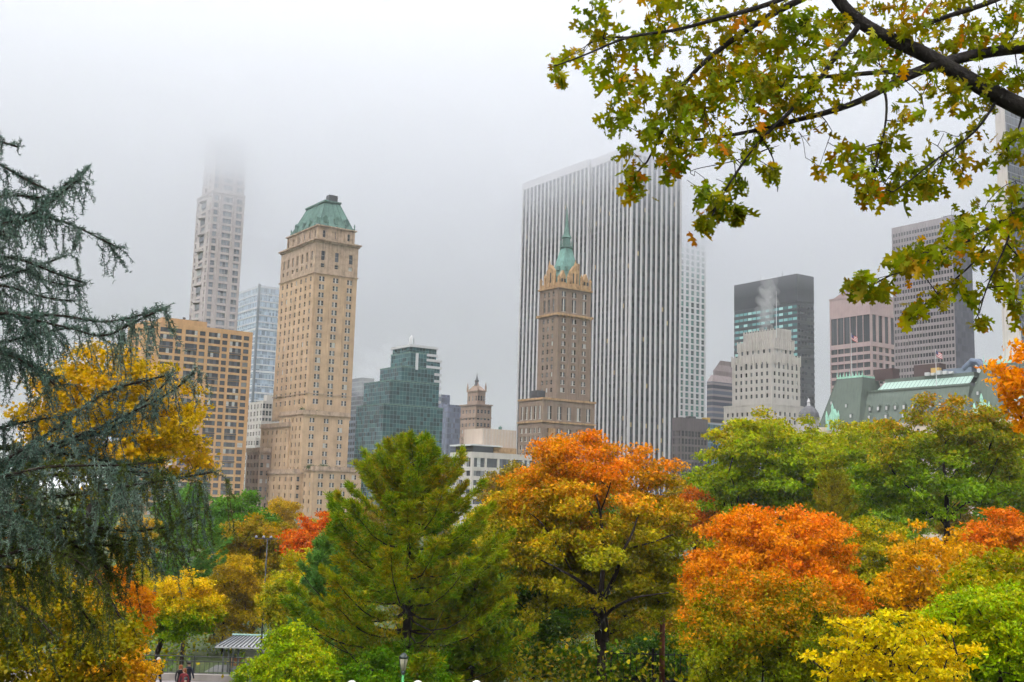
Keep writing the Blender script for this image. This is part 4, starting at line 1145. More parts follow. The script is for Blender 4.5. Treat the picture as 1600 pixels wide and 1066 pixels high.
def needle_tufts(P, D, rng, ln, wd, k=8, cone=0.9):
    """a brush of k thin needles at each point, pointing roughly along D"""
    n = len(P)
    P = np.repeat(P, k, 0); D = np.repeat(D, k, 0)
    d = unit(D+rng.normal(0, cone, (n*k, 3))*.6)
    b = unit(np.cross(d, rng.normal(0, 1, (n*k, 3))))
    L = ln*rng.uniform(.7, 1.2, (n*k, 1))
    V = np.stack([P-b*wd*.5, P+b*wd*.5, P+d*L+b*wd*.25, P+d*L-b*wd*.25], 1).reshape(-1, 3)
    return V, np.arange(4*n*k).reshape(-1, 4)
def pine(name, label, base_px, Y, top, bottom, halfw, mat, seed, whorl=0.75, tuft=0.2, ntuft=70, group=None, up0=-0.05, gap=None, trunk_r=.24, wd=.03, nk=8, narrow=1.0, lean=0.0):
    rng = np.random.default_rng(seed)
    g = at(base_px, 800, Y); bx = g.x; bz = terrain(bx, Y)-.1
    zt = at(base_px, top, Y).z-bz; zb = max(1.2, at(base_px, bottom, Y).z-bz); R0 = halfw*Y/FPX
    sk = Skel(); m = 14
    rad = [trunk_r*(1-k/m)**.8+.02 for k in range(m+1)]
    pts = [np.array((rng.normal(0, .06)+lean*(k/m)*zt, rng.normal(0, .06), zt*k/m)) for k in range(m+1)]
    sk.chain(pts, -1, rad)
    TP, TD = [], []
    z = zb
    while z < zt*.985:
        f = (z-zb)/(zt-zb)
        R_ = R0*(1-f)**.72*(.35+.65*min(1, f/.18+.45))*narrow
        nb = 6 if f < .85 else 4
        a0 = rng.uniform(0, 6.28)
        for q in range(nb):
            if gap and gap(z/zt, rng): 
                short = True
            else: short = False
            a = a0+q*2*math.pi/nb+rng.normal(0, .2); L = R_*rng.uniform(.7, 1.12)+.25
            sl = up0+.75*f**1.3+rng.normal(0, .06)
            k = 8; pr = np.array((lean*z, 0, z)); par = int(np.argmin([abs(p[2]-z) for p in sk.p[:m+1]]))
            dirh = np.array((math.cos(a), math.sin(a), 0)); br = [pr]
            for i in range(1, k+1):
                t = i/k
                p = pr+dirh*L*t+np.array((0, 0, L*(sl*t-.10*math.sin(t*3.14)+.22*t*t)))+rng.normal(0, .03, 3)
                br.append(p); par = sk.add(p, par)
                sk.fix[par] = .035*(1-t*.85)*max(.4, L/4)+.006
            if short: continue
            br = np.array(br)
            nt_ = int(ntuft*max(.25, L/R0)*1.1)
            t = 1-rng.uniform(0, 1, nt_)**1.5*.78
            idx = np.minimum((t*k).astype(int), k-1); fr = t*k-idx
            c = br[idx]*(1-fr)[:, None]+br[idx+1]*fr[:, None]
            side = np.cross(dirh, (0, 0, 1.)); sp_ = rng.normal(0, .22*L*.55, nt_)*(1.15-t*.75)
            c = c+side[None]*sp_[:, None]+np.stack([0*t, 0*t, rng.uniform(-.06, .30, nt_)+.05*np.abs(sp_)], 1)
            TP.append(c); TD.append(unit(dirh[None]*.8+side[None]*np.sign(sp_)[:, None]*.5+np.array([[0, 0, .55]])))
        z += whorl*rng.uniform(.8, 1.2)*(1 if f < .7 else .7)
    TP, TD = np.concatenate(TP), np.concatenate(TD)
    root = empty(name, (bx, Y, bz), 0, label, 'tree', group)
    link('trunk', sk.mesh('trunk', M['bark'], root=None, segs=5), root)
    V, Q = needle_tufts(TP, TD, rng, tuft, wd, nk)
    link('needle_foliage', np_mesh('needle_foliage', V, Q, [mat]), root)
    return root

LM = {
 'maple_mid': leaf_mat('maple_leaf', [(0.16, 0.2, 0.006), (0.27, 0.26, 0.006), (0.42, 0.27, 0.006)], [(0.48, 0.27, 0.008), (0.64, 0.22, 0.006), (0.72, 0.15, 0.008)], (9.0, 16.0), .34, .35, 6.5),
 'orange_low': leaf_mat('orange_over_green_leaf', [(0.58, 0.25, 0.008), (0.66, 0.22, 0.008), (0.68, 0.14, 0.012)], None, (5, 9), .5, .4),
 'olive_stems': leaf_mat('olive_leaf', [(0.1, 0.15, 0.015), (0.17, 0.2, 0.02), (0.3, 0.24, 0.03)], [(0.22, 0.2, 0.015), (0.5, 0.2, 0.012), (0.62, 0.15, 0.012)], (6.0, 8.8), .6, .4, 3.6),
 'green_back': leaf_mat('yellow_green_leaf', [(0.1, 0.22, 0.006), (0.18, 0.31, 0.006), (0.3, 0.33, 0.008)], [(0.2, 0.33, 0.006), (0.28, 0.31, 0.008), (0.44, 0.27, 0.01)], (16, 27), .12, .4, 4.0),
 'green_back2': leaf_mat('green_leaf', [(0.09, 0.2, 0.008), (0.16, 0.27, 0.008), (0.25, 0.29, 0.008)], [(0.15, 0.22, 0.012), (0.25, 0.23, 0.012), (0.45, 0.16, 0.01)], (20, 30), .12, .4, 3.0),
 'yellow_orange': leaf_mat('golden_leaf', [(0.36, 0.24, 0.012), (0.58, 0.30, 0.012), (0.66, 0.26, 0.012)], None, patch=.4, trans=.4),
 'gold_yellow': leaf_mat('golden_yellow_leaf', [(0.32, 0.27, 0.008), (0.52, 0.36, 0.008), (0.62, 0.35, 0.01)], None, patch=.3, trans=.4),
 'gold': leaf_mat('amber_leaf', [(0.26, 0.2, 0.008), (0.46, 0.3, 0.008), (0.54, 0.27, 0.01)], None, patch=.4, trans=.45),
 'yellow_bright': leaf_mat('bright_yellow_leaf', [(0.36, 0.36, 0.012), (0.62, 0.44, 0.012), (0.74, 0.42, 0.015)], None, patch=.5, trans=.45),
 'lime': leaf_mat('lime_leaf', [(0.13, 0.27, 0.01), (0.26, 0.36, 0.012), (0.55, 0.42, 0.015)], None, patch=.6, trans=.45),
 'yellow_green': leaf_mat('greenish_yellow_leaf', [(0.13, 0.2, 0.012), (0.3, 0.28, 0.012), (0.56, 0.34, 0.015)], None, patch=.4, trans=.4),
 'green_yellow_top': leaf_mat('green_to_yellow_leaf', [(0.1, 0.22, 0.015), (0.18, 0.3, 0.015), (0.3, 0.34, 0.015)], [(0.4, 0.36, 0.015), (0.62, 0.42, 0.015), (0.7, 0.36, 0.015)], (3.4, 6.0), .5, .4, 1.5),
 'orange': leaf_mat('bright_orange_leaf', [(0.7, 0.32, 0.008), (0.76, 0.28, 0.008), (0.78, 0.22, 0.01)], None, patch=.5, trans=.5),
 'red': leaf_mat('red_leaf', [(0.56, 0.22, 0.012), (0.56, 0.12, 0.015), (0.46, 0.06, 0.03)], None, patch=.3, trans=.4),
 'red_orange': leaf_mat('rust_leaf', [(0.5, 0.24, 0.01), (0.58, 0.18, 0.01), (0.58, 0.12, 0.015)], None, patch=.3, trans=.4),
 'deep_green': leaf_mat('deep_green_leaf', [(0.035, 0.08, 0.012), (0.06, 0.13, 0.015), (0.13, 0.16, 0.02)], None, patch=.3, trans=.3),
 'mid_green': leaf_mat('mid_green_leaf', [(0.05, 0.13, 0.02), (0.08, 0.18, 0.025), (0.12, 0.2, 0.03)], None, patch=.2, trans=.35),
 'fresh_green': leaf_mat('fresh_green_leaf', [(0.05, 0.15, 0.01), (0.09, 0.2, 0.012), (0.18, 0.25, 0.015)], None, patch=.6, trans=.4),
 'brown_mix': leaf_mat('olive_brown_leaf', [(0.13, 0.15, 0.012), (0.26, 0.2, 0.012), (0.42, 0.2, 0.012)], None, patch=.4, trans=.4),
 'pine': leaf_mat('pine_needle', [(0.06, 0.15, 0.008), (0.12, 0.2, 0.008), (0.22, 0.21, 0.008), (0.34, 0.2, 0.01)], None, patch=.45, trans=.3, gain=1.35),
 'pine_blue': leaf_mat('blue_pine_needle', [(0.06, 0.14, 0.03), (0.09, 0.19, 0.045), (0.16, 0.21, 0.03)], None, patch=.4, trans=.3, gain=1.5),
 'pine_yel': leaf_mat('yellowing_pine_needle', [(0.13, 0.16, 0.015), (0.22, 0.2, 0.015), (0.33, 0.22, 0.015)], None, patch=.3, trans=.25),
}
# -- the main trees, from near to far
tree('maple_tree', 'broad maple turning from olive to orange, with a dark forked trunk, centre', 'tree', 946, 75, 664, 740, 1112, 1005, LM['maple_mid'], 3, .15, .95, 440, .5, .3, .36, lobes=11, spread=.5, up=.55, front=.25, trunk_top=.3, limbs=[
    ([(946, 1000), (944, 965), (938, 938), (941, 905), (943, 873), (941, 832), (938, 797), (930, 770)], -2.5, .27, .05), ([(938, 938), (923, 919), (900, 904), (873, 889), (845, 875)], -3.5, .17, .04),
    ([(944, 935), (965, 892), (970, 866), (988, 835), (1000, 795)], -3.2, .18, .04), ([(972, 860), (986, 856), (1022, 847), (1052, 835)], -3.5, .09, .03), ([(946, 965), (953, 953), (988, 934), (1022, 929), (1071, 923)], -3.8, .12, .03),
    ([(938, 800), (950, 770), (958, 740), (960, 735)], -1.5, .06, .02), ([(900, 904), (870, 850), (845, 815), (825, 800)], -3.0, .08, .02), ([(941, 832), (915, 790), (905, 770)], -3, .06, .02)])
pine('pine_tree', 'tall olive-green pine with plumed branches and bare lower limbs, left of the orange maple', 640, 65, 694, 1090, 212, LM['pine'], 5, ntuft=270, tuft=.32, nk=9, wd=.045, gap=lambda f, r: .13 < f < .34 and r.random() < .35, lean=.012, trunk_r=.3)
tree('orange_maple', 'dense bright orange round-topped maple on the right of the olive maple', 'tree', 1215, 66, 780, 1065, 1355, 1010, LM['orange_low'], 8, .13, .9, 320, .55, .3, .25, spread=.52)
tree('slender_tree', 'olive-green multi-stemmed tree tipped with red leaves below the orange maple', 'tree', 1190, 44, 880, 1040, 1345, 1130, LM['olive_stems'], 9, .09, .55, 260, .8, .2, .14, spread=.5, up=.3)
tree('green_tree', 'tall yellow-green tree in front of the white setback tower', 'tree', 1205, 128, 638, 1080, 1335, 840, LM['green_back'], 12, .25, .85, 300, .5, .25, .4, group='tall green trees at the park edge', lobes=12)
tree('green_tree', 'tall green tree with a dark forked trunk below the turquoise dormers', 'tree', 1478, 118, 615, 1325, 1610, 840, LM['green_back2'], 14, .24, .7, 300, .5, .3, .45, group='tall green trees at the park edge', lobes=12, front=.5, trunk_top=.35, limbs=[
    ([(1480, 830), (1479, 790), (1479, 758), (1473, 720), (1478, 690)], -2, .3, .06), ([(1478, 822), (1448, 787), (1415, 758), (1394, 737), (1375, 700)], -3, .12, .03), ([(1481, 808), (1519, 779), (1544, 750), (1560, 715)], -3, .12, .03), ([(1448, 787), (1440, 750), (1432, 715)], -2, .07, .02), ([(1479, 758), (1500, 725), (1512, 690)], -2, .07, .02), ([(1415, 758), (1400, 760), (1380, 745)], -3, .05, .02)])
tree('golden_tree', 'amber tree with open twigs in front of the tan brick apartment block', 'tree', 120, 58, 535, 20, 338, 800, LM['gold'], 17, .15, .6, 230, .55, .3, .28, bark='bark_grey', lobes=12)
tree('golden_tree', 'golden-orange tree below the green trees, right of the orange maple', 'tree', 1470, 56, 812, 1365, 1550, 1000, LM['yellow_orange'], 21, .12, .62, 160, .5, .3, .2)
tree('rust_tree', 'rust-red tree at the right frame edge above the golden foliage', 'tree', 1580, 70, 785, 1495, 1670, 940, LM['red_orange'], 23, .14, .8, 140, .55, .3, .2)
tree('olive_tree', 'olive-yellow tree filling the lower right frame edge', 'tree', 1600, 36, 850, 1475, 1720, 1080, LM['yellow_green'], 25, .1, .6, 200, .6, .3, .18)
tree('yellow_bush', 'bright yellow leafy bush in the lower right foreground', 'shrub', 1400, 21, 940, 1262, 1520, 1150, LM['yellow_bright'], 27, .055, .62, 190, .4, .2, .06, spread=.42, up=.7, lobes=16)
tree('lime_bush', 'lime-green bush rising behind the bright yellow bush at lower right', 'shrub', 1560, 24, 905, 1440, 1660, 1110, LM['lime'], 29, .055, .6, 150, .5, .2, .07, spread=.5, up=.6)
tree('orange_tree', 'vivid orange maple branch reaching in at the right frame edge', 'tree', 1740, 32, 512, 1548, 1800, 722, LM['orange'], 31, .12, .75, 120, .5, .3, .2, lobes=14)
tree('yellow_tree', 'round golden-yellow tree above the metal-roofed shelter', 'tree', 362, 128, 856, 280, 438, 1010, LM['gold_yellow'], 33, .16, .9, 170, .55, .3, .2)
tree('green_yellow_tree', 'small green tree with a yellow top behind the strolling people', 'tree', 262, 74, 888, 205, 350, 1012, LM['green_yellow_top'], 35, .11, .9, 150, .6, .3, .16)
tree('orange_tree', 'bright orange tree glowing under the drooping cedar boughs', 'tree', 190, 62, 880, 110, 246, 1030, LM['orange'], 37, .12, .9, 140, .55, .3, .18)
tree('red_tree', 'crimson and orange tree below the buff hotel', 'tree', 495, 118, 790, 440, 560, 930, LM['red'], 39, .2, .8, 130, .5, .3, .25)
tree('amber_tree', 'orange-brown tree left of the crimson tree', 'tree', 405, 132, 796, 335, 480, 940, LM['brown_mix'], 41, .2, .9, 120, .55, .3, .25)
tree('round_green_tree', 'rounded dark green tree below the tan apartment block', 'tree', 378, 150, 762, 312, 446, 900, LM['mid_green'], 43, .25, 1.0, 120, .6, .3, .3)
tree('understorey_tree', 'yellow-green tree between the crimson tree and the tall pine', 'tree', 475, 100, 850, 400, 580, 1050, LM['yellow_green'], 45, .16, .9, 150, .6, .3, .2)
tree('dark_tree', 'deep green tree filling the gap between pine and orange maple', 'tree', 840, 88, 850, 735, 935, 1100, LM['deep_green'], 47, .15, .95, 170, .6, .3, .25)
tree('olive_shrub', 'olive-brown shrub mass at the lower left frame edge', 'shrub', 60, 30, 890, -60, 215, 1130, LM['brown_mix'], 49, .085, .6, 200, .6, .2, .1)
tree('fern_green_shrub', 'bright yellow-green shrub beside the metal-roofed shelter', 'shrub', 455, 55, 972, 395, 530, 1120, LM['lime'], 51, .1, .75, 130, .7, .2, .1)
tree('yellow_shrub', 'low yellow-green shrub in front of the shelter floor', 'shrub', 392, 57, 1024, 352, 432, 1110, LM['lime'], 52, .08, .7, 60, .7, .2, .06)
tree('green_shrub', 'fresh green shrub behind the maple trunk', 'shrub', 960, 84, 1000, 850, 1005, 1090, LM['fresh_green'], 53, .12, .9, 90, .7, .2, .1)
tree('fern_green_shrub', 'green shrub below the pine around the lamp post', 'shrub', 600, 62, 1000, 500, 720, 1120, LM['fresh_green'], 55, .1, .6, 110, .6, .2, .1)
tree('yellow_shrub', 'orange and green shrub at lower left below the bright orange tree', 'shrub', 175, 44, 985, 100, 240, 1120, LM['yellow_orange'], 57, .09, .7, 120, .6, .2, .1)
tree('amber_tree', 'amber tree half hidden behind the pine and the maple', 'tree', 770, 112, 760, 715, 850, 900, LM['yellow_green'], 59, .18, .8, 110, .55, .3, .25)
tree('rust_tree', 'small rust-orange tree in the gap between the olive maple and the green trees', 'tree', 1085, 135, 752, 1050, 1125, 860, LM['red_orange'], 61, .22, .9, 80, .55, .3, .25)
tree('olive_tree', 'dull olive tree between the orange maple and the golden tree', 'tree', 1365, 85, 790, 1300, 1430, 1000, LM['yellow_green'], 63, .16, .9, 120, .55, .3, .22)
tree('brown_tree', 'dark olive-brown tree behind the rust-red pole', 'tree', 1010, 96, 900, 925, 1095, 1045, LM['brown_mix'], 65, .16, .9, 130, .55, .3, .22)
tree('green_tree', 'mid green tree right of the tall dark-trunked green tree at frame edge', 'tree', 1600, 140, 640, 1530, 1690, 830, LM['green_back'], 67, .25, .8, 120, .55, .3, .3, group='tall green trees at the park edge')
tree('green_tree', 'green tree between the two tall green trees, below the domed building', 'tree', 1340, 136, 645, 1255, 1425, 830, LM['green_back'], 68, .25, .8, 140, .5, .3, .3, group='tall green trees at the park edge')
pine('blue_pine', 'bluish pine in front of the crimson tree, left of the tall pine', 520, 72, 845, 1080, 75, LM['pine_blue'], 71, ntuft=130, tuft=.32, nk=8, wd=.05, trunk_r=.16)
pine('pine_tree', 'young pine merging into the right flank of the tall pine', 745, 66, 880, 1080, 75, LM['pine'], 72, ntuft=130, tuft=.3, nk=8, wd=.045, trunk_r=.14)
pine('pine_tree', 'dark green pine below the tan block and left of the rounded green tree', 300, 120, 765, 900, 62, LM['pine_blue'], 73, ntuft=60, tuft=.4, nk=7, wd=.07, trunk_r=.22)
pine('pine_tree', 'small yellowing conifer among the tall green trees on the right', 1302, 108, 742, 880, 55, LM['pine_yel'], 74, ntuft=60, tuft=.35, nk=7, wd=.06, trunk_r=.2)
tree('shade_shrub', 'dark green shrub added for the shade behind the iron fence', 'shrub', 1020, 87, 985, 940, 1100, 1090, LM['deep_green'], 76, .13, .9, 90, .7, .2, .1)  # added to darken the shaded background seen through the fence

# -- belt of trees along the park edge, behind the main ones
def belt():
    rng = np.random.default_rng(99)
    mats = [LM['mid_green'], LM['brown_mix'], LM['yellow_green'], LM['green_back2'], LM['gold'], LM['red_orange']]
    words = ['mid green', 'olive-brown', 'yellow-green', 'green', 'amber', 'rust-coloured']
    # one crown and trunk for all, then copies
    protos = []
    for s in range(3):
        r = tree('edge_tree', 'x', 'tree', 800, 200, 690, 735, 865, 850, mats[0], 200+s, .34, .9, 90, .55, .3, .3)
        protos.append(r)
    spots = [(20, 190, 5), (85, 170, 2), (150, 200, 3), (215, 175, 4), (275, 205, 0), (345, 185, 1), (440, 200, 4), (515, 190, 2), (570, 205, 1), (620, 180, 0), (690, 200, 2), (735, 170, 3), (800, 200, 1), (870, 190, 0), (940, 205, 3), (1000, 180, 2), (1060, 200, 1), (1130, 190, 3), (1230, 185, 0), (1330, 200, 2), (1400, 180, 3), (1500, 200, 1), (1570, 190, 0), (560, 130, 2), (690, 120, 1), (900, 130, 2), (60, 110, 1), (1130, 100, 2), (1420, 100, 0), (1540, 100, 3), (230, 120, 2), (1270, 95, 2)]
    where = ['behind the cedar', 'behind the amber tree', 'behind the amber tree twigs', 'below the tan block', 'below the tan block beside the far pine', 'beside the rounded green tree', 'below the hotel base', 'right of the crimson tree', 'below the teal tower', 'behind the pine top', 'behind the pine', 'below the white modern block', 'behind the olive maple edge', 'behind the olive maple', 'behind the middle of the olive maple', 'behind the right half of the olive maple', 'below the bronze block', 'below the white setback tower', 'behind the first tall green tree', 'below the domed block', 'below the long green mansard', 'below the turquoise dormer', 'at the right frame edge', 'between crimson tree and pine', 'behind the pine trunk', 'behind the maple trunk', 'deep behind the cedar boughs', 'behind the orange maple', 'behind the golden tree', 'behind the rust tree', 'behind the bright yellow tree', 'behind the orange maple crest']
    used = set()
    for i, (px, Y, mi) in enumerate(spots):
        pr = protos[i % 3]
        if i < 3: r = pr
        else:
            r = pr.copy(); col.objects.link(r)
        g = at(px, 790, Y)
        near = Y < 140
        r.location = (g.x, Y, terrain(g.x, Y)-.1); r.rotation_euler = (0, 0, rng.uniform(0, 6.28))
        sc = rng.uniform(.8, 1.05)*(.58 if near else (.58 if px < 760 else .9))
        r.scale = (sc, sc, sc)
        tag(r, '%s tree in the park-edge belt %s' % (words[mi], where[i]), 'tree', 'belt of trees along the park edge')
        for ch in list(pr.children):
            c = ch if i < 3 else ch.copy()
            if i >= 3: col.objects.link(c); c.parent = r
            if c.name.startswith('crown'):
                c.material_slots[0].link = 'OBJECT'; c.material_slots[0].material = mats[mi]
belt()

# -- undergrowth: one uncountable mass of low leaves below the trees
def undergrowth():
    rng = np.random.default_rng(321)
    P = []
    while len(P) < 2600:
        Y = rng.uniform(66, 190); hx = Y*.5; x = rng.uniform(-hx, hx)
        if Y < 73 and -45 < x < -15: continue
        if Y < 124 and -.285 < x/Y < -.2: continue
        if 70 < Y < 84 and 7 < x < 15: continue
        P.append((x, Y, terrain(x, Y)+rng.uniform(.1, 1.0)*(1+2.2*(math.sin(x*.35)*math.sin(Y*.23)+.3 > 0))))
    P = np.array(P); k = 34
    C_ = np.repeat(P, k, 0)+rng.normal(0, 1, (len(P)*k, 3))*np.array([1.3, 1.3, .5])
    V, Q = leaf_quads(C_, rng, .3, .3)
    m = leaf_mat('undergrowth_leaf', [(0.04, 0.09, 0.012), (0.09, 0.15, 0.015), (0.2, 0.19, 0.02), (0.34, 0.2, 0.02)], None, patch=.09)
    o = link('undergrowth', np_mesh('undergrowth', V, Q, [m])); tag(o, 'mixed green and brown undergrowth below the park trees', 'undergrowth', None, 'stuff')
undergrowth()

# -- blue cedar at the left edge
def cedar():
    rng = np.random.default_rng(7)
    Y0 = 13.0
    mat = leaf_mat('cedar_needle', [(0.035, 0.07, 0.04), (0.08, 0.12, 0.07), (0.16, 0.2, 0.13)], [(0.035, 0.07, 0.055), (0.085, 0.13, 0.105), (0.2, 0.25, 0.215)], (1.5, 4.5), 1.2, .15, 1.0)
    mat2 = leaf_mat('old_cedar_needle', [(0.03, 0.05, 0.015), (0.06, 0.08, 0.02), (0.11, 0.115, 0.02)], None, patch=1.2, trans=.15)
    g = at(-190, 800, Y0); bz = terrain(g.x, Y0)-.1
    base = np.array((g.x, Y0, bz))
    root = empty('cedar_tree', tuple(base), 0, 'blue-grey cedar with drooping needle-clad boughs at the left frame edge', 'tree')
    ztop = at(-190, 60, Y0).z
    sk = Skel(); k = 16
    sk.chain([np.array((rng.normal(0, .03), rng.normal(0, .03), (ztop-bz)*i/k)) for i in range(k+1)], -1, [.24*(1-i/k)**.8+.02 for i in range(k+1)])
    limbs = [ # pixel polylines, depth, droop length, twig reach, lower
     ([(-60, 225), (0, 255), (30, 278), (75, 297)], 12.5, .22, .35, 0), ([(-80, 180), (-20, 215), (28, 230)], 13.2, .15, .3, 0),
     ([(-80, 365), (0, 353), (59, 334), (84, 316), (102, 293), (120, 283)], 12.2, .35, .4, 0),
     ([(-60, 330), (40, 336), (110, 345), (140, 366), (182, 386)], 13.0, .4, .42, 0), ([(-60, 400), (30, 402), (90, 430), (128, 441)], 13.6, .3, .4, 0),
     ([(-60, 440), (20, 446), (70, 470), (110, 470)], 12.8, .35, .4, 0), ([(-90, 300), (-20, 310), (30, 300), (70, 318)], 13.9, .3, .4, 0), ([(-90, 470), (0, 432), (60, 418), (100, 400)], 14.0, .35, .4, 0),
     ([(-80, 495), (0, 493), (98, 491), (150, 503), (166, 508), (205, 497), (256, 482)], 12.2, .55, .34, 0),
     ([(-90, 560), (0, 538), (50, 522), (110, 512)], 13.2, .5, .4, 0), ([(-90, 520), (-10, 545), (40, 560), (95, 600)], 12.6, .5, .4, 0),
     ([(-90, 760), (0, 725), (104, 660), (157, 612), (204, 600), (256, 588)], 12.0, .42, .36, 0),
     ([(-40, 740), (100, 690), (180, 658), (232, 631), (266, 619), (304, 581)], 13.4, .4, .36, 0),
     ([(-90, 690), (0, 668), (60, 655), (100, 650)], 13.2, .45, .5, 0),
     ([(-90, 770), (0, 746), (71, 727), (190, 728), (251, 722)], 11.6, .7, .45, 1), ([(-50, 800), (60, 780), (150, 768), (262, 750), (332, 738)], 12.6, .65, .42, 1),
     ([(-90, 700), (0, 700), (80, 705), (160, 720), (240, 735)], 13.6, .6, .5, 1), ([(-60, 780), (20, 800), (38, 815)], 11.4, .4, .5, 0),
     ([(-80, 830), (60, 800), (180, 832), (272, 826), (300, 808)], 13.2, .5, .35, 1), ([(-80, 850), (80, 820), (200, 845), (290, 862)], 13.8, .5, .35, 1),
     ([(-90, 890), (0, 872), (50, 850), (119, 868), (164, 916), (186, 962)], 12.0, .65, .38, 2), ([(-90, 900), (0, 880), (70, 900), (130, 950), (150, 985)], 12.8, .6, .38, 2),
     ([(-90, 860), (0, 862), (100, 840), (150, 870), (180, 900)], 13.4, .5, .35, 2), ([(-90, 960), (-10, 930), (50, 950), (80, 990)], 11.6, .5, .4, 2), ([(-90, 800), (20, 790), (110, 800), (190, 850)], 14.2, .75, .45, 2),
    ]
    TP, TD, T2P, T2D = [], [], [], []
    trunk_n = k+1
    for pts, Y, droop, reach, low in limbs+[([(px+rng.normal(0, 14)-8, py+rng.normal(0, 16)+10) for px, py in q[0]], q[1]+rng.uniform(-.8, 1.4), q[2], q[3], q[4]) for q in limbs[2:20:2]]:
        W = [np.array(at(px, py, Y))-base for px, py in pts]
        j = min(range(trunk_n), key=lambda i: abs(sk.p[i][2]-(W[0][2]-.3)))
        path = [sk.p[j]]+W
        # resample
        fine = []
        for a, b in zip(path[:-1], path[1:]):
            m = max(2, int(np.linalg.norm(b-a)/.1))
            for i in range(m): fine.append(a+(b-a)*i/m)
        fine.append(path[-1]); F = np.array(fine)
        for _ in range(6): F[1:-1] = (F[:-2]+2*F[1:-1]+F[2:])/4
        n = len(F); par = j
        for i in range(1, n):
            par = sk.add(F[i], par); sk.fix[par] = (.026*(1-i/n)**.8+.004)*(1.2 if low else 1)
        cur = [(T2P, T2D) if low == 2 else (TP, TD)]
        def strand(p0, d, L, fall, m=None):
            needle_p, needle_d = cur[0]
            m = max(4, int(L/.022)); t = np.linspace(0, 1, m)
            q = p0+np.outer(t*L, d)+np.stack([0*t, 0*t, -fall*t*t*L], 1)+np.cumsum(rng.normal(0, .0018, (m, 3)), 0)
            q = q + np.sin(t*9+rng.uniform(0, 6))[:, None]*rng.normal(0, .012, 3)
            tan = unit(np.gradient(q, axis=0))
            needle_p.append(np.repeat(q, 2, 0)+rng.normal(0, .004, (2*m, 3))); needle_d.append(unit(np.repeat(tan, 2, 0)*.5+rng.normal(0, .8, (2*m, 3))))
            st = max(1, m//4); idx = list(range(0, m, st))
            pa = None
            for a, b in zip(idx[:-1], idx[1:]): twig.append((q[a], q[b], .004, .003))
            return q
        for i in range(3, n):
            t = i/n
            for _ in range(3): strand(F[i], unit(unit(F[min(i+1, n-1)]-F[i-1])+np.array((0, 0, .35))+rng.normal(0, .45, 3)), rng.uniform(.05, .14), .1)
            if rng.random() > (.76 if t > .12 else .4): continue
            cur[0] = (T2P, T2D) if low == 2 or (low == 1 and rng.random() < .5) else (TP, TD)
            tang = unit(F[min(i+2, n-1)]-F[i-2])
            side = unit(np.cross(tang, (0, 0, 1.)))*(1 if rng.random() < .5 else -1)
            L = reach*rng.uniform(.4, 1.5)*(1.15-.75*t**2)
            d = unit(tang*.75+side*.8+np.array((0, 0, rng.uniform(-.35, .45)))+rng.normal(0, .25, 3))
            q = strand(F[i], d, L, .35)
            for _ in range(int(2+L*7)):
                a = q[rng.integers(len(q)//5, len(q))]
                h = droop*rng.uniform(.25, 1.1)
                dd = unit(np.array((rng.normal(0, .3), rng.normal(0, .3), -1.0)) + d*.35)
                strand(a, dd, h, .05)
    V0 = np.array([x[0] for x in twig]); V1 = np.array([x[1] for x in twig]); r0 = np.array([x[2] for x in twig]); r1 = np.array([x[3] for x in twig])
    link('trunk', sk.mesh('trunk', M['bark'], root=None, segs=6), root)
    V, Q = tubes(V0, V1, r0, r1, 3)
    link('twigs', np_mesh('twigs', V, Q, [M['bark_grey']]), root)['kind'] = 'stuff'
    for (a, b, mt, nm) in ((TP, TD, mat, 'needle_foliage'), (T2P, T2D, mat2, 'needle_foliage')):
        P, D = np.concatenate(a), np.concatenate(b)
        V, Q = needle_tufts(P, D, rng, .04, .0075, 3, .9)
        link(nm, np_mesh(nm, V, Q, [mt]), root)
        print('cedar needles', len(Q))
twig = []
cedar()

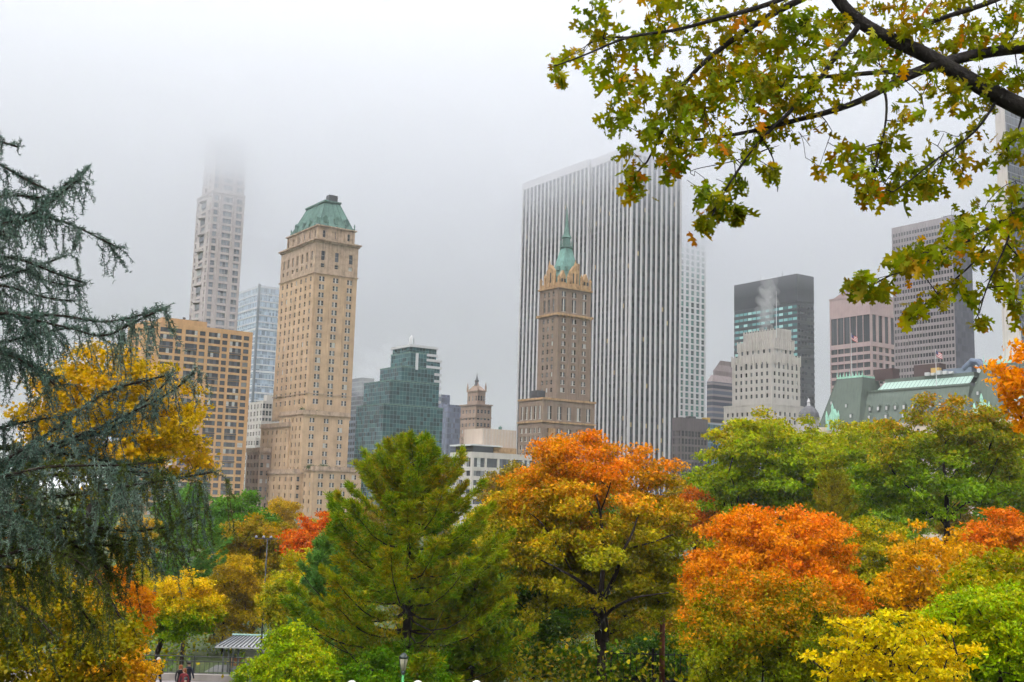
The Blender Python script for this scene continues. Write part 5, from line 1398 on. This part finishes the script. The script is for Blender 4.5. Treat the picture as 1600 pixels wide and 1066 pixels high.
# -- red oak limb hanging in from the upper right
def oak():
    rng = np.random.default_rng(13)
    Y0 = 11.0
    gx = at(1900, 500, Y0).x; bz = terrain(gx, Y0)-.1
    base = np.array((gx, Y0, bz))
    root = empty('oak_tree', tuple(base), 0, 'oak limb with lobed green and rust leaves reaching in from the upper right', 'tree')
    def Pp(px, py, Y=Y0): return np.array(at(px, py, Y))-base
    sk = Skel(); k = 12
    top = Pp(1900, -200)[2]
    sk.chain([np.array((0, 0, top*i/k)) for i in range(k+1)], -1, [.32-.012*i for i in range(k+1)])
    def limb(pts, r0, r1, Y=Y0, frm=None, dy=0.0):
        W = [Pp(px, py, Y+dy*i/len(pts)) for i, (px, py) in enumerate(pts)]
        if frm is None: frm = min(range(k+1), key=lambda i: abs(sk.p[i][2]-W[0][2]+.4))
        elif frm == 'near': frm = int(np.argmin([np.linalg.norm(p-W[0]) for p in sk.p]))
        path = [sk.p[frm]]+W; F = []
        for a, b in zip(path[:-1], path[1:]):
            m = max(2, int(np.linalg.norm(b-a)/.1)); F += [a+(b-a)*i/m for i in range(m)]
        F.append(path[-1]); F = np.array(F)
        for _ in range(5): F[1:-1] = (F[:-2]+2*F[1:-1]+F[2:])/4
        par = frm
        for i in range(1, len(F)):
            par = sk.add(F[i], par); sk.fix[par] = r0+(r1-r0)*i/len(F)
    limb([(1720, 225), (1600, 170), (1560, 150), (1500, 117), (1450, 85), (1390, 62), (1340, 35), (1308, 2), (1285, -40)], .125, .055)
    limb([(1740, 60), (1600, 74), (1540, 82), (1485, 94), (1430, 112), (1400, 128)], .085, .05)
    limb([(1400, 128), (1350, 158), (1295, 176), (1235, 190), (1180, 205), (1130, 214), (1060, 222)], .042, .01, frm='near')
    limb([(1440, 112), (1380, 112), (1320, 118), (1270, 122), (1200, 118), (1150, 128)], .032, .008, Y0, 'near', .6)
    limb([(1345, 40), (1318, 70), (1298, 98), (1278, 130), (1240, 170), (1190, 215), (1158, 258), (1130, 300), (1112, 338)], .034, .007, Y0, 'near', -.5)
    limb([(1290, -20), (1230, 10), (1190, 30), (1145, 62), (1100, 95), (1060, 140), (1040, 200), (1010, 255)], .045, .009, Y0, 'near', .3)
    limb([(1290, -30), (1200, 8), (1120, 30), (1050, 50), (980, 55), (920, 85), (868, 103)], .035, .006, Y0, 'near', -.8)
    limb([(1740, -80), (1600, -20), (1540, 8), (1480, 25), (1430, 44), (1400, 60)], .05, .02)
    limb([(1385, 140), (1388, 185), (1378, 225), (1368, 260), (1358, 300)], .016, .006, Y0, 'near')
    limb([(1560, 150), (1530, 205), (1490, 232), (1450, 255), (1425, 285), (1395, 300)], .016, .006, Y0, 'near', -.4)
    limb([(1740, 300), (1600, 322), (1560, 348), (1500, 384), (1450, 408), (1400, 424), (1345, 456)], .035, .006)
    limb([(1555, 350), (1545, 385), (1510, 425), (1470, 452), (1440, 480)], .014, .005, Y0, 'near', .4)
    limb([(1590, 325), (1580, 365), (1560, 410), (1540, 450), (1530, 490)], .014, .005, Y0, 'near', -.4)
    limb([(1600, 170), (1590, 220), (1560, 245)], .014, .005, Y0, 'near')
    limb([(1190, 215), (1220, 260), (1215, 300)], .009, .004, Y0, 'near'); limb([(1165, 250), (1060, 268), (1085, 275)], .006, .003, Y0, 'near')
    C_ = [(912, 82, 26, 14), (866, 103, 14, 8), (948, 40, 34, 18), (985, 70, 40, 24), (1010, 25, 40, 20), (1060, 55, 48, 30), (1100, 25, 42, 26), (1150, 60, 48, 30), (960, 110, 28, 14), (1000, 145, 40, 26), (975, 195, 30, 20), (1020, 205, 36, 26), (1055, 160, 40, 28), (1065, 115, 40, 26), (1110, 120, 46, 32), (1100, 175, 44, 30), (1060, 230, 34, 22), (1005, 255, 26, 20), (990, 275, 14, 8), (1040, 265, 16, 8), (1120, 225, 36, 22), (1160, 165, 46, 32), (1170, 110, 46, 30), (1210, 140, 44, 28), (1215, 75, 44, 28), (1260, 35, 48, 30), (1260, 105, 40, 26), (1200, 15, 40, 24), (1165, 225, 28, 16), (1230, 195, 36, 18), (1275, 165, 34, 18), (1305, 60, 36, 20), (1205, 262, 14, 9), (1110, 300, 18, 13), (1105, 340, 17, 14), (1145, 330, 15, 12), (1150, 285, 18, 8), (1130, 312, 14, 10), (1330, 130, 36, 16), (1300, 205, 26, 13), (1330, 240, 24, 15), (1360, 250, 24, 13), (1355, 295, 22, 17), (1395, 270, 26, 17), (1398, 295, 20, 12), (1385, 220, 22, 12), (1430, 285, 18, 9), (1465, 268, 20, 11), (1460, 290, 12, 6), (1505, 265, 15, 8), (1500, 210, 18, 6), (1360, 90, 36, 18), (1350, 20, 44, 26), (1410, 30, 44, 28), (1460, 10, 40, 24), (1510, 30, 40, 22), (1560, 20, 40, 24), (1590, 50, 34, 18), (1440, 150, 30, 14), (1480, 160, 30, 12), (1540, 120, 30, 10), (1590, 110, 30, 12), (1430, 65, 36, 20), (1530, 65, 34, 16), (1410, 190, 22, 9), (1595, 215, 26, 14), (1575, 240, 22, 12), (1545, 165, 24, 8), (1590, 300, 22, 9), (1560, 330, 26, 16), (1525, 355, 28, 19), (1580, 355, 26, 15), (1490, 388, 28, 18), (1450, 405, 26, 16), (1405, 425, 25, 15), (1372, 435, 22, 15), (1345, 455, 16, 12), (1430, 395, 14, 7), (1515, 400, 28, 17), (1555, 395, 28, 17), (1590, 400, 26, 14), (1500, 440, 26, 13), (1545, 435, 24, 11), (1585, 445, 28, 18), (1465, 460, 20, 9), (1432, 484, 20, 10), (1410, 490, 10, 5), (1528, 492, 10, 5), (1500, 340, 18, 6), (1595, 480, 16, 7)]
    LP, LD = [], []
    for (px, py, r, cnt) in C_:
        Y = Y0+rng.normal(0, .35)
        c = Pp(px, py, Y); rm = r*Y0/FPX
        e = sk.attach(c, rng, 0.0, .12); sk.fix[e] = .003
        for q in range(3):
            sub = c+rng.normal(0, .55, 3)*rm*np.array([1, 1.3, 1])
            e2 = sk.attach(sub, rng, 0.0, .1); sk.fix[e2] = .0025
            kq = cnt//3+1
            for _ in range(int(kq*2.1)):
                LP.append(sub+rng.normal(0, .42, 3)*rm*np.array([1, 1.2, .9]))
    for k2 in range(26):                                       # bare twigs
        px, py = [(1225, 235), (1250, 220), (1080, 270), (1190, 250), (1480, 225), (1530, 250), (1440, 215), (1560, 265), (1110, 270), (1260, 205)][k2 % 10]
        e = sk.attach(Pp(px+rng.normal(0, 22), py+rng.normal(0, 16), Y0+rng.normal(0, .2)), rng, 0, .08); sk.fix[e] = .0022
    link('limb', sk.mesh('limb', M['bark_oak'], tip=.0028, root=None, segs=7), root)
    # pointed-lobed leaf outline, folded along the midrib
    half = [(0, 0), (.05, .02), (.07, .16), (.24, .10), (.34, .2), (.15, .30), (.13, .40), (.36, .42), (.47, .56), (.2, .58), (.13, .64), (.28, .74), (.27, .86), (.1, .84), (0, 1.0)]
    def leaf_mesh(L, fold, curl):
        ptsL = [(-x*L*.85, y*L, -abs(x)*L*fold-curl*L*y*y) for x, y in half]; ptsR = [(x*L*.85, y*L, -abs(x)*L*fold-curl*L*y*y) for x, y in half]
        mid = [(0, y*L, -curl*L*y*y) for x, y in half]
        mb = MB()
        for i in range(len(half)-1):
            for side in (ptsL, ptsR):
                a, b, c, d = mid[i], side[i], side[i+1], mid[i+1]
                f = (a, b, c, d) if side is ptsR else (a, d, c, b)
                mb.quad(*f)
        return mb
    lm = leaf_mat('oak_leaf', [(0.09, 0.14, 0.012), (0.15, 0.19, 0.015), (0.21, 0.21, 0.018), (0.3, 0.2, 0.02), (0.42, 0.13, 0.015)], None, patch=1.6, trans=.5, gain=1.2)
    # colour drawn per leaf: object random for single leaves, island random for the joined rest
    nt_ = lm.node_tree
    oi = N(nt_, 'ShaderNodeObjectInfo')
    ge = [n for n in nt_.nodes if n.bl_idname == 'ShaderNodeNewGeometry'][0]
    dest = [l.to_socket for l in nt_.links if l.from_socket == ge.outputs['Random Per Island']]
    fr = mth(nt_, 'FRACT', mth(nt_, 'ADD', oi.outputs['Random'], ge.outputs['Random Per Island']))
    for d in dest: nt_.links.new(fr, d)
    variants = [leaf_mesh(.155, .35, .25), leaf_mesh(.135, .15, .1), leaf_mesh(.17, .5, .4), leaf_mesh(.12, .25, -.1)]
    def weld(mb):
        me = mb.mesh('leaf', [lm]); import bmesh
        bm = bmesh.new(); bm.from_mesh(me); bmesh.ops.remove_doubles(bm, verts=bm.verts, dist=1e-5); bmesh.ops.dissolve_degenerate(bm, edges=bm.edges, dist=1e-5); bm.to_mesh(me); bm.free(); return me
    vm = [weld(v) for v in variants]
    LP = np.array(LP); order = rng.permutation(len(LP))
    arrs = []
    for me in vm:
        V = np.zeros(len(me.vertices)*3); me.vertices.foreach_get('co', V)
        arrs.append((V.reshape(-1, 3), [tuple(p.vertices) for p in me.polygons]))
    VV, FF, off = [], [], 0
    for cnt, i in enumerate(order):
        p = LP[i]; v = int(rng.integers(4))
        # leaves hang from the twig: tip down and outward, blade turned any way
        d = Vector(unit(np.array((rng.normal(0, .6), rng.normal(0, .6), -.75+rng.normal(0, .45)))))
        q = d.to_track_quat('Y', 'Z').to_matrix() @ Matrix.Rotation(rng.uniform(0, 6.28), 3, 'Y')
        s = rng.uniform(.55, 1.3)
        if cnt < 300:
            o = link('leaf', vm[v], root); o.matrix_basis = Matrix.Translation(p) @ q.to_4x4() @ Matrix.Scale(s, 4)
        else:
            Vv, Ff = arrs[v]
            W = Vv @ np.array(q).T * s + p
            VV.append(W); FF += [tuple(off+k3 for k3 in f) for f in Ff]; off += len(W)
    me = bpy.data.meshes.new('leaves'); me.from_pydata(np.concatenate(VV).tolist(), [], FF); me.materials.append(lm); me.update()
    link('leaves', me, root)['kind'] = 'stuff'
    print('oak leaves', len(LP), 'faces', len(FF))
oak()
roof_hedges()
# ------------------------------------------------------------------ small things in the park
def paving():
    m = wall_mat('plaza_paving', (0.3, 0.26, 0.27), .08, .6, .1)
    mb = MB()
    P = [at(px, 1052, 70.0) for px in (150, 350)]
    x0, x1 = P[0].x-14, P[1].x+1
    mb.quad((x0, 52, .16), (x1, 52, .16), (x1, 69.6, .16), (x0, 69.6, .16))
    o = mb.build('plaza', m); tag(o, 'grey-pink paved terrace where people stroll', 'paving', kind='structure')
    o = MB().box(x0, 69.62, -.3, x1, 70.0, .55).build('kerb_wall', wall_mat('kerb_stone', (0.33, 0.3, 0.27), .1, 1.0)); tag(o, 'low stone kerb wall at the back of the paved terrace', 'kerb', kind='thing')
    rl = plain_mat('dark_rail_paint', (0.03, 0.035, 0.035), .45, .4)
    r = empty('railing', (x0, 70.4, .0), 0, 'dark metal railing along the paved terrace in front of the shelter', 'railing')
    W = x1-x0+1.5
    for z in (1.5, 1.22, .5): MB().tube([(0, 0, z), (W, 0, z)], .03, 6).build('rail', rl, r)
    for k in range(int(W/2.2)+1): MB().box(k*2.2-.04, -.04, -.2, k*2.2+.04, .04, 1.55).build('post', rl, r)
    for k in range(int(W/.28)): MB().box(k*.28-.012, -.012, .5, k*.28+.012, .012, 1.22).build('baluster', rl, r)
paving()
def shelter():
    Y = 115.0
    A = at(336, 1010, Y); B = at(408, 1010, Y); T = at(420, 995, Y+5)
    gz = terrain((A.x+B.x)/2, Y)-.05
    o = empty('shelter', (A.x, Y, gz), 0, 'open shelter with a ribbed grey metal roof behind the railing', 'shelter')
    w = B.x-A.x; e = max(A.z-gz, 2.0); D = 5.0; sh = T.x-B.x; h = T.z-A.z
    mt = plain_mat('grey_metal_roof', (0.42, 0.42, 0.44), .4, .5, .0, .06, .6); dk = plain_mat('dark_seam', (0.08, 0.09, 0.09)); gm = plain_mat('green_ridge', (0.25, 0.4, 0.34))
    mb = MB(); mb.quad((0, 0, e), (w, 0, e), (w+sh, D, e+h), (sh+1.0, D, e+h)); mb.quad((0, 0, e-.15), (sh+1, D, e+h-.15), (w+sh, D, e+h-.15), (w, 0, e-.15)); mb.quad((0, 0, e-.15), (w, 0, e-.15), (w, 0, e), (0, 0, e))
    rf = mb.build('roof', mt, o)
    n = 11
    for k in range(n+1):
        t = k/n
        MB().tube([(w*t, 0, e+.04), (sh+1+(w-1)*t, D, e+h+.04)], .09, 4).build('roof_seam', dk, rf)
    MB().tube([(sh+.8, D, e+h+.1), (w+sh, D, e+h+.1)], .14, 6).build('ridge_cap', gm, rf)
    for x in (.8, 1.3, w*.5, w-.3):
        for y in (.4, D-.4): MB().box(x-.07, y-.07, 0, x+.07, y+.07, e-.1+y*.0).build('post', dk, o)
    MB().box(.6, D-.4, 0, w-.6, D-.3, 1.0).build('back_panel', plain_mat('brown_board', (0.3, 0.14, 0.06)), o)
    MB().box(-1, -.6, -.1, 2.4, D, .12).build('floor_slab', M['roof_grey'], o)
    MB().box(w*.55, D*.5, 0, w*.95, D*.5+.6, 2.0).build('white_kiosk', M['marble'], o)
shelter()
def lamp(px, py, Y, label, green):
    p = at(px, py, Y); gz = terrain(p.x, Y)
    o = empty('lamp_post', (p.x, Y, gz), 0, label, 'lamp post', 'park lamp posts')
    H = p.z-gz
    bk = plain_mat('lamp_black_paint', (0.02, 0.03, 0.028), .4, .5); gr = plain_mat('lamp_green_paint', (0.03, 0.32, 0.07), .4, .5); gl = plain_mat('lamp_frosted_glass', (0.5, 0.46, 0.36), .3, .5)
    MB().lathe([(.22, 0), (.2, .5), (.12, .8), (.07, 1.0), (.06, H-1.02)], 10).build('post', gr if green else bk, o, True)
    MB().lathe([(.06, H-1.02), (.09, H-1.0), (.07, H-.95), (.12, H-.9), (.1, H-.82)], 10).build('collar', bk, o)
    MB().lathe([(.1, H-.82), (.2, H-.3), (.19, H-.25)], 10).build('globe', gl, o, True)
    MB().lathe([(.23, H-.26), (.22, H-.18), (.12, H-.06), (.03, H)], 10).build('cap', bk, o, True)
    for k in range(4):
        a = math.pi/2*k+.4
        MB().tube([(.11*math.cos(a), .11*math.sin(a), H-.82), (.215*math.cos(a), .215*math.sin(a), H-.26)], .014, 4).build('rib', bk, o)
lamp(631, 1020, 55, 'park lamp with bright green post below the pine trunk', True)
lamp(916, 1034, 88, 'small dark park lamp left of the maple trunk', False)
def rust_pole():
    p = at(1036, 872, 77.5); gz = terrain(p.x, 77.5); H = p.z-gz
    o = empty('metal_pole', (p.x, 77.5, gz), 0, 'rust-red metal pole standing right of the maple trunk', 'pole')
    m = plain_mat('rusty_paint', (0.2, 0.07, 0.045), .7, .2, 0, .2, 2.0)
    MB().tube([(0, 0, 0), (0, 0, H)], [.19, .16], 12).build('shaft', m, o, True)
    MB().lathe([(.3, 0), (.3, .1), (.17, .2)], 12).build('base_flange', m, o)
    MB().lathe([(.15, H), (.15, H+.12), (.03, H+.2)], 12).build('cap', m, o)
rust_pole()
def posts():
    w = plain_mat('white_cast_cap', (0.7, 0.68, 0.62), .5)
    d = ['under the pine, left of the green lamp post', 'under the pine, right of the green lamp post', 'below the right flank of the pine']
    for (px, lab) in ((550, d[0]), (653, d[1]), (745, d[2])):
        p = at(px, 1063.5, 57); gz = terrain(p.x, 57); H = p.z-gz
        o = empty('gate_post', (p.x, 57, gz), 0, 'white rounded post top '+lab, 'post', 'white posts below the pine')
        MB().box(-.2, -.2, 0, .2, .2, H-.3).build('shaft', w, o)
        MB().lathe([(.22, H-.3), (.24, H-.2), (.2, H-.06), (.09, H), ], 12).build('cap', w, o, True)
posts()
def fence():
    Y = 82.0
    a = at(955, 1040, Y); b = at(1085, 1040, Y); gz = terrain(a.x, Y)
    bk = plain_mat('fence_black', (0.015, 0.016, 0.02), .5)
    o = empty('iron_fence', (a.x, Y, gz), 0, 'dark iron fence in the shade right of the maple trunk', 'fence')
    W = b.x-a.x; zt = at(1000, 1022, Y).z-gz
    for z in (zt, zt*.35): MB().box(0, -.03, z-.04, W, .03, z+.04).build('rail', bk, o)
    for k in range(int(W/.45)+1): MB().box(k*.45-.025, -.025, -.1, k*.45+.025, .025, zt+.15).build('bar', bk, o)
    for k in range(3): MB().box(k*W/2-.07, -.07, -.1, k*W/2+.07, .07, zt+.4).build('post', bk, o)
    MB().box(0, .1, -.1, W, .3, zt*.34).build('base_wall', plain_mat('fence_plinth', (0.05, 0.05, 0.055)), o)
    # lawn edge and path in front of it
    mb = MB(); c = [at(px, py, yy) for px, py, yy in ((1040, 1060, 0), )] if 0 else None
    g = MB(); g.quad((a.x+2, 70, terrain(8, 70)+.03), (a.x+11, 70, terrain(8, 70)+.03), (a.x+11, 74.5, terrain(8, 74.5)+.05), (a.x+2, 74.0, terrain(8, 74)+.05))
    t = g.build('path', wall_mat('path_sand', (0.36, 0.28, 0.2), .1, .8)); tag(t, 'sandy path strip by the lawn below the rust-red pole', 'path', kind='structure')
fence()
def floodlights(px, py, Y, label, n):
    p = at(px, py, Y); gz = terrain(p.x, Y); H = p.z-gz
    o = empty('floodlight_mast', (p.x, Y, gz), 0, label, 'floodlight', 'floodlight masts by the rink')
    m = plain_mat('mast_grey', (0.05, 0.05, 0.05), .5); wh = plain_mat('lamp_housing', (0.3, 0.28, 0.27), .4)
    MB().tube([(0, 0, 0), (0, 0, H)], [.1, .06], 8).build('pole', m, o, True)
    MB().box(-1.25, -.05, H-.05, 1.25, .05, H+.05).build('cross_arm', m, o)
    for k in range(n):
        x = -1.15+2.3*k/(n-1)
        MB().lathe([(.06, H+.06), (.14, H+.09), (.13, H+.25), (.05, H+.32)], 8, x, -.1).build('floodlight', wh, o, True)
floodlights(418, 842, 117, 'floodlight mast with four lamps among trees left of the crimson tree', 4)
floodlights(1212, 806, 90, 'floodlight mast peeping over the orange maple', 3)

# ---- people strolling on the terrace
SK = plain_mat('skin', (0.5, 0.32, 0.24), .55)
def person(px, Y, label, rz, hair, top, legs, hgt=1.7, stride=.25, lean=0.0, long_hair=False, bag=None):
    g = at(px, 1066, Y); gx = g.x
    o = empty('person', (gx, Y, .165), rz, label, 'person', None)
    s = hgt/1.7
    V = [((0,0,.95),.14,.11),((0,0,1.1),.135,.1),((0,lean*.5,1.28),.17,.115),((0,lean,1.42),.14,.1),((0,lean,1.5),.055,.055),((0,lean+.01,1.6),.085,.095),((0,lean+.01,1.69),.06,.07),
         ((.1,0,.9),.1,.1),((.11,-stride*.5,.5),.07,.07),((.11,-stride,.09),.045,.05),((.11,-stride-.16,.04),.035,.03),
         ((-.1,0,.9),.1,.1),((-.11,stride*.35,.5),.07,.07),((-.11,stride*.9,.1),.045,.05),((-.11,stride*.9-.15,.05),.035,.03),
         ((.2,lean,1.4),.065,.065),((.26,lean+.05,1.12),.05,.05),((.25,lean-.08,.9),.038,.04),((.25,lean-.12,.8),.04,.025),
         ((-.2,lean,1.4),.065,.065),((-.26,lean-.04,1.12),.05,.05),((-.24,lean-.14,.92),.038,.04),((-.24,lean-.18,.82),.04,.025)]
    E = [(0,1),(1,2),(2,3),(3,4),(4,5),(5,6),(0,7),(7,8),(8,9),(9,10),(0,11),(11,12),(12,13),(13,14),(3,15),(15,16),(16,17),(17,18),(3,19),(19,20),(20,21),(21,22)]
    me = bpy.data.meshes.new('body'); me.from_pydata([tuple(c*s for c in v[0]) for v in V], E, [])
    m, nt, out = new_mat('clothing_'+top[0])
    L = nt.links; tc = N(nt, 'ShaderNodeTexCoord'); sx = N(nt, 'ShaderNodeSeparateXYZ'); L.new(tc.outputs['Object'], sx.inputs[0])
    z = mth(nt, 'DIVIDE', sx.outputs[2], 1.75*s)
    ax = mth(nt, 'ABSOLUTE', sx.outputs[0])
    r = ramp(nt, [(0.02, 0.02, 0.02), legs, top[1], (0.5, 0.32, 0.24)], [0.0, 0.06, 0.5, 0.855], 'CONSTANT'); L.new(z, r.inputs['Fac'])
    hand = mth(nt, 'MULTIPLY', mth(nt, 'GREATER_THAN', ax, .205*s), mth(nt, 'LESS_THAN', z, .5))
    mx = N(nt, 'ShaderNodeMixRGB'); L.new(hand, mx.inputs[0]); L.new(r.outputs[0], mx.inputs[1]); mx.inputs[2].default_value = (0.5, 0.32, 0.24, 1)
    b = N(nt, 'ShaderNodeBsdfPrincipled', Roughness=.8); L.new(mx.outputs[0], b.inputs['Base Color']); L.new(b.outputs[0], out.inputs['Surface'])
    me.materials.append(m)
    ob = link('body', me, o)
    sm = ob.modifiers.new('skin', 'SKIN'); sm.use_smooth_shade = True
    for i, v in enumerate(me.skin_vertices[0].data):
        v.radius = (V[i][1]*s, V[i][2]*s); v.use_root = (i == 0)
    ob.modifiers.new('sub', 'SUBSURF').levels = 1; ob.modifiers['sub'].render_levels = 1
    hm = plain_mat('hair_'+top[0], hair, .5, .4)
    h = MB().lathe([(.05*s, 1.5*s if long_hair else 1.6*s), (.115*s, 1.56*s if long_hair else 1.62*s), (.115*s, 1.68*s), (.07*s, 1.75*s), (.01, 1.77*s)], 12, 0, (lean+.035)*s)
    if long_hair: h.tube([(0, (lean+.07)*s, 1.62*s), (0, (lean+.11)*s, 1.45*s), (0, (lean+.12)*s, 1.28*s)], [.1*s, .1*s, .05*s], 8)
    h.build('hair', hm, o, True)
    for e in (-1, 1):
        MB().lathe([(.006, 1.615*s), (.012, 1.625*s), (.004, 1.635*s)], 6, e*.035*s, (lean-.09)*s).build('eye', M['frame_dark'], o)
    MB().frust((-.015*s, (lean-.115)*s, .015*s, (lean-.07)*s), 1.575*s, (-.006*s, (lean-.095)*s, .006*s, (lean-.07)*s), 1.62*s).build('nose', SK, o)
    if bag: MB().box(-.14*s, (lean+.1)*s, 1.05*s, .14*s, (lean+.24)*s, 1.42*s).build('backpack', bag, o)
    return o
dkb = plain_mat('dark_backpack', (0.04, 0.045, 0.06))
person(281, 64.2, 'red-haired person in a dark coat, leftmost of the strolling group', .4, (0.35, 0.1, 0.03), ('dark_coat', (0.02, 0.02, 0.025)), (0.02, 0.02, 0.025), 1.68, long_hair=True)
person(287, 63.2, 'person in a dark red jacket at the middle of the strolling group', -.2, (0.3, 0.09, 0.03), ('red_jacket', (0.2, 0.02, 0.03)), (0.03, 0.03, 0.05), 1.66, long_hair=True)
person(294, 64.8, 'dark-haired person in a navy coat at the back of the strolling group', 2.6, (0.03, 0.02, 0.018), ('navy_coat', (0.03, 0.035, 0.06)), (0.02, 0.02, 0.03), 1.8, bag=dkb)
person(290, 60.5, 'person in a grey hooded top in front of the strolling group', .1, (0.05, 0.04, 0.04), ('grey_top', (0.08, 0.085, 0.09)), (0.03, 0.03, 0.035), 1.62, bag=dkb)
person(307, 60.0, 'small person with long red-brown hair right of the strolling group', -.1, (0.36, 0.13, 0.05), ('black_top', (0.015, 0.015, 0.018)), (0.03, 0.03, 0.04), 1.45, long_hair=True)
person(246, 66.5, 'pale-haired person in black standing apart by the kerb wall', .9, (0.6, 0.55, 0.48), ('black_coat', (0.012, 0.012, 0.014)), (0.012, 0.012, 0.014), 1.72)

# ------------------------------------------------------------------ steam, low cloud, haze
def steam():
    m = volume_mat('steam', (1, 1, 1), .02)
    rng = random.Random(5)
    x0, y0, z, wb, nb = sq_top
    import bmesh
    for i, (cx, rise, r) in enumerate(((.35, 4, 4.0), (.42, 9, 5.0), (.36, 15, 6.0), (.45, 21, 6.5), (.5, 28, 6.0))):
        bm = bmesh.new(); bmesh.ops.create_icosphere(bm, subdivisions=3, radius=r)
        for v in bm.verts:
            d = v.co.normalized(); k = 1+.28*math.sin(d.x*5+i)*math.sin(d.y*4+2*i)+.22*math.sin(d.z*6+d.x*4)
            v.co *= k; v.co.z *= 1.15
        me = bpy.data.meshes.new('steam_puff'); bm.to_mesh(me); bm.free(); me.materials.append(m)
        o = link('steam_puff', me); p = sq_C + EX*(x0+wb*cx+rng.uniform(-2, 2)) + EY*(y0+nb*.5)
        o.location = (p.x, p.y, z+rise)
        tag(o, 'pale puff of steam rising from the white setback tower roof', 'steam', 'steam puffs over the setback tower', 'stuff')
steam()
def wisps():
    import bmesh
    m = volume_mat('mist', (.9, .93, .97), .007)
    for i, (px, py, Y, r) in enumerate(((580, 590, 690, 13), (597, 566, 700, 14), (622, 548, 680, 10), (566, 606, 720, 12))):
        bm = bmesh.new(); bmesh.ops.create_icosphere(bm, subdivisions=3, radius=r)
        for v in bm.verts:
            d = v.co.normalized(); v.co *= 1+.3*math.sin(d.x*4+i)*math.sin(d.y*5+i)+.2*math.sin(d.z*5+d.x*3+i); v.co.z *= .7
        me = bpy.data.meshes.new('mist_wisp'); bm.to_mesh(me); bm.free(); me.materials.append(m)
        o = link('mist_wisp', me); o.location = at(px, py, Y)
        tag(o, 'thin wisp of mist drifting past the teal glass tower crown', 'mist', 'mist wisps beside the teal tower', 'stuff')
wisps()
def cloud_wisps():
    import bmesh
    m = volume_mat('ragged_cloud', (.8, .82, .86), .0022)
    for i, (px, py, Y, r) in enumerate(((590, 420, 1150, 75), (700, 505, 1500, 85), (245, 380, 1300, 90), (1210, 370, 1250, 70), (760, 330, 1000, 60), (120, 300, 1100, 70), (1340, 420, 1700, 90), (480, 250, 900, 60))):
        bm = bmesh.new(); bmesh.ops.create_icosphere(bm, subdivisions=4, radius=r)
        for v in bm.verts:
            d = v.co.normalized(); v.co *= 1+.32*math.sin(d.x*4+i)*math.sin(d.y*5+2*i)+.2*math.sin(d.z*6+d.x*5+i)+.1*math.sin(d.x*13+d.z*11); v.co.z *= .42; v.co.x *= 1.7
        me = bpy.data.meshes.new('cloud_wisp'); bm.to_mesh(me); bm.free(); me.materials.append(m)
        o = link('cloud_wisp', me); o.location = at(px, py, Y)
        tag(o, 'soft ragged wisp of low cloud behind the towers', 'cloud', 'ragged cloud wisps under the deck', 'stuff')
cloud_wisps()
def cloud():
    # a low cloud deck thickening upwards: boxes of even density, one inside the other
    for k, (z0, dens) in enumerate(((166, .0036), (190, .0088), (211, .025))):
        m = volume_mat('cloud_layer', (.545, .56, .595), dens, .2)
        o = MB().box(-5200-k*7, -1800-k*7, z0, 5200+k*7, 7600+k*7, 235+k*1.5).build('low_cloud', m)
        tag(o, 'grey cloud deck swallowing the tower tops', 'cloud', 'layers of the low cloud deck', 'stuff')
    m = volume_mat('haze_air', (0.93, 0.96, 1.0), .00012)
    o = MB().box(-5400, -1900, -8, 5400, 7800, 275).build('haze', m)
    tag(o, 'thin damp haze between the park and the towers', 'haze', None, 'stuff')
cloud()
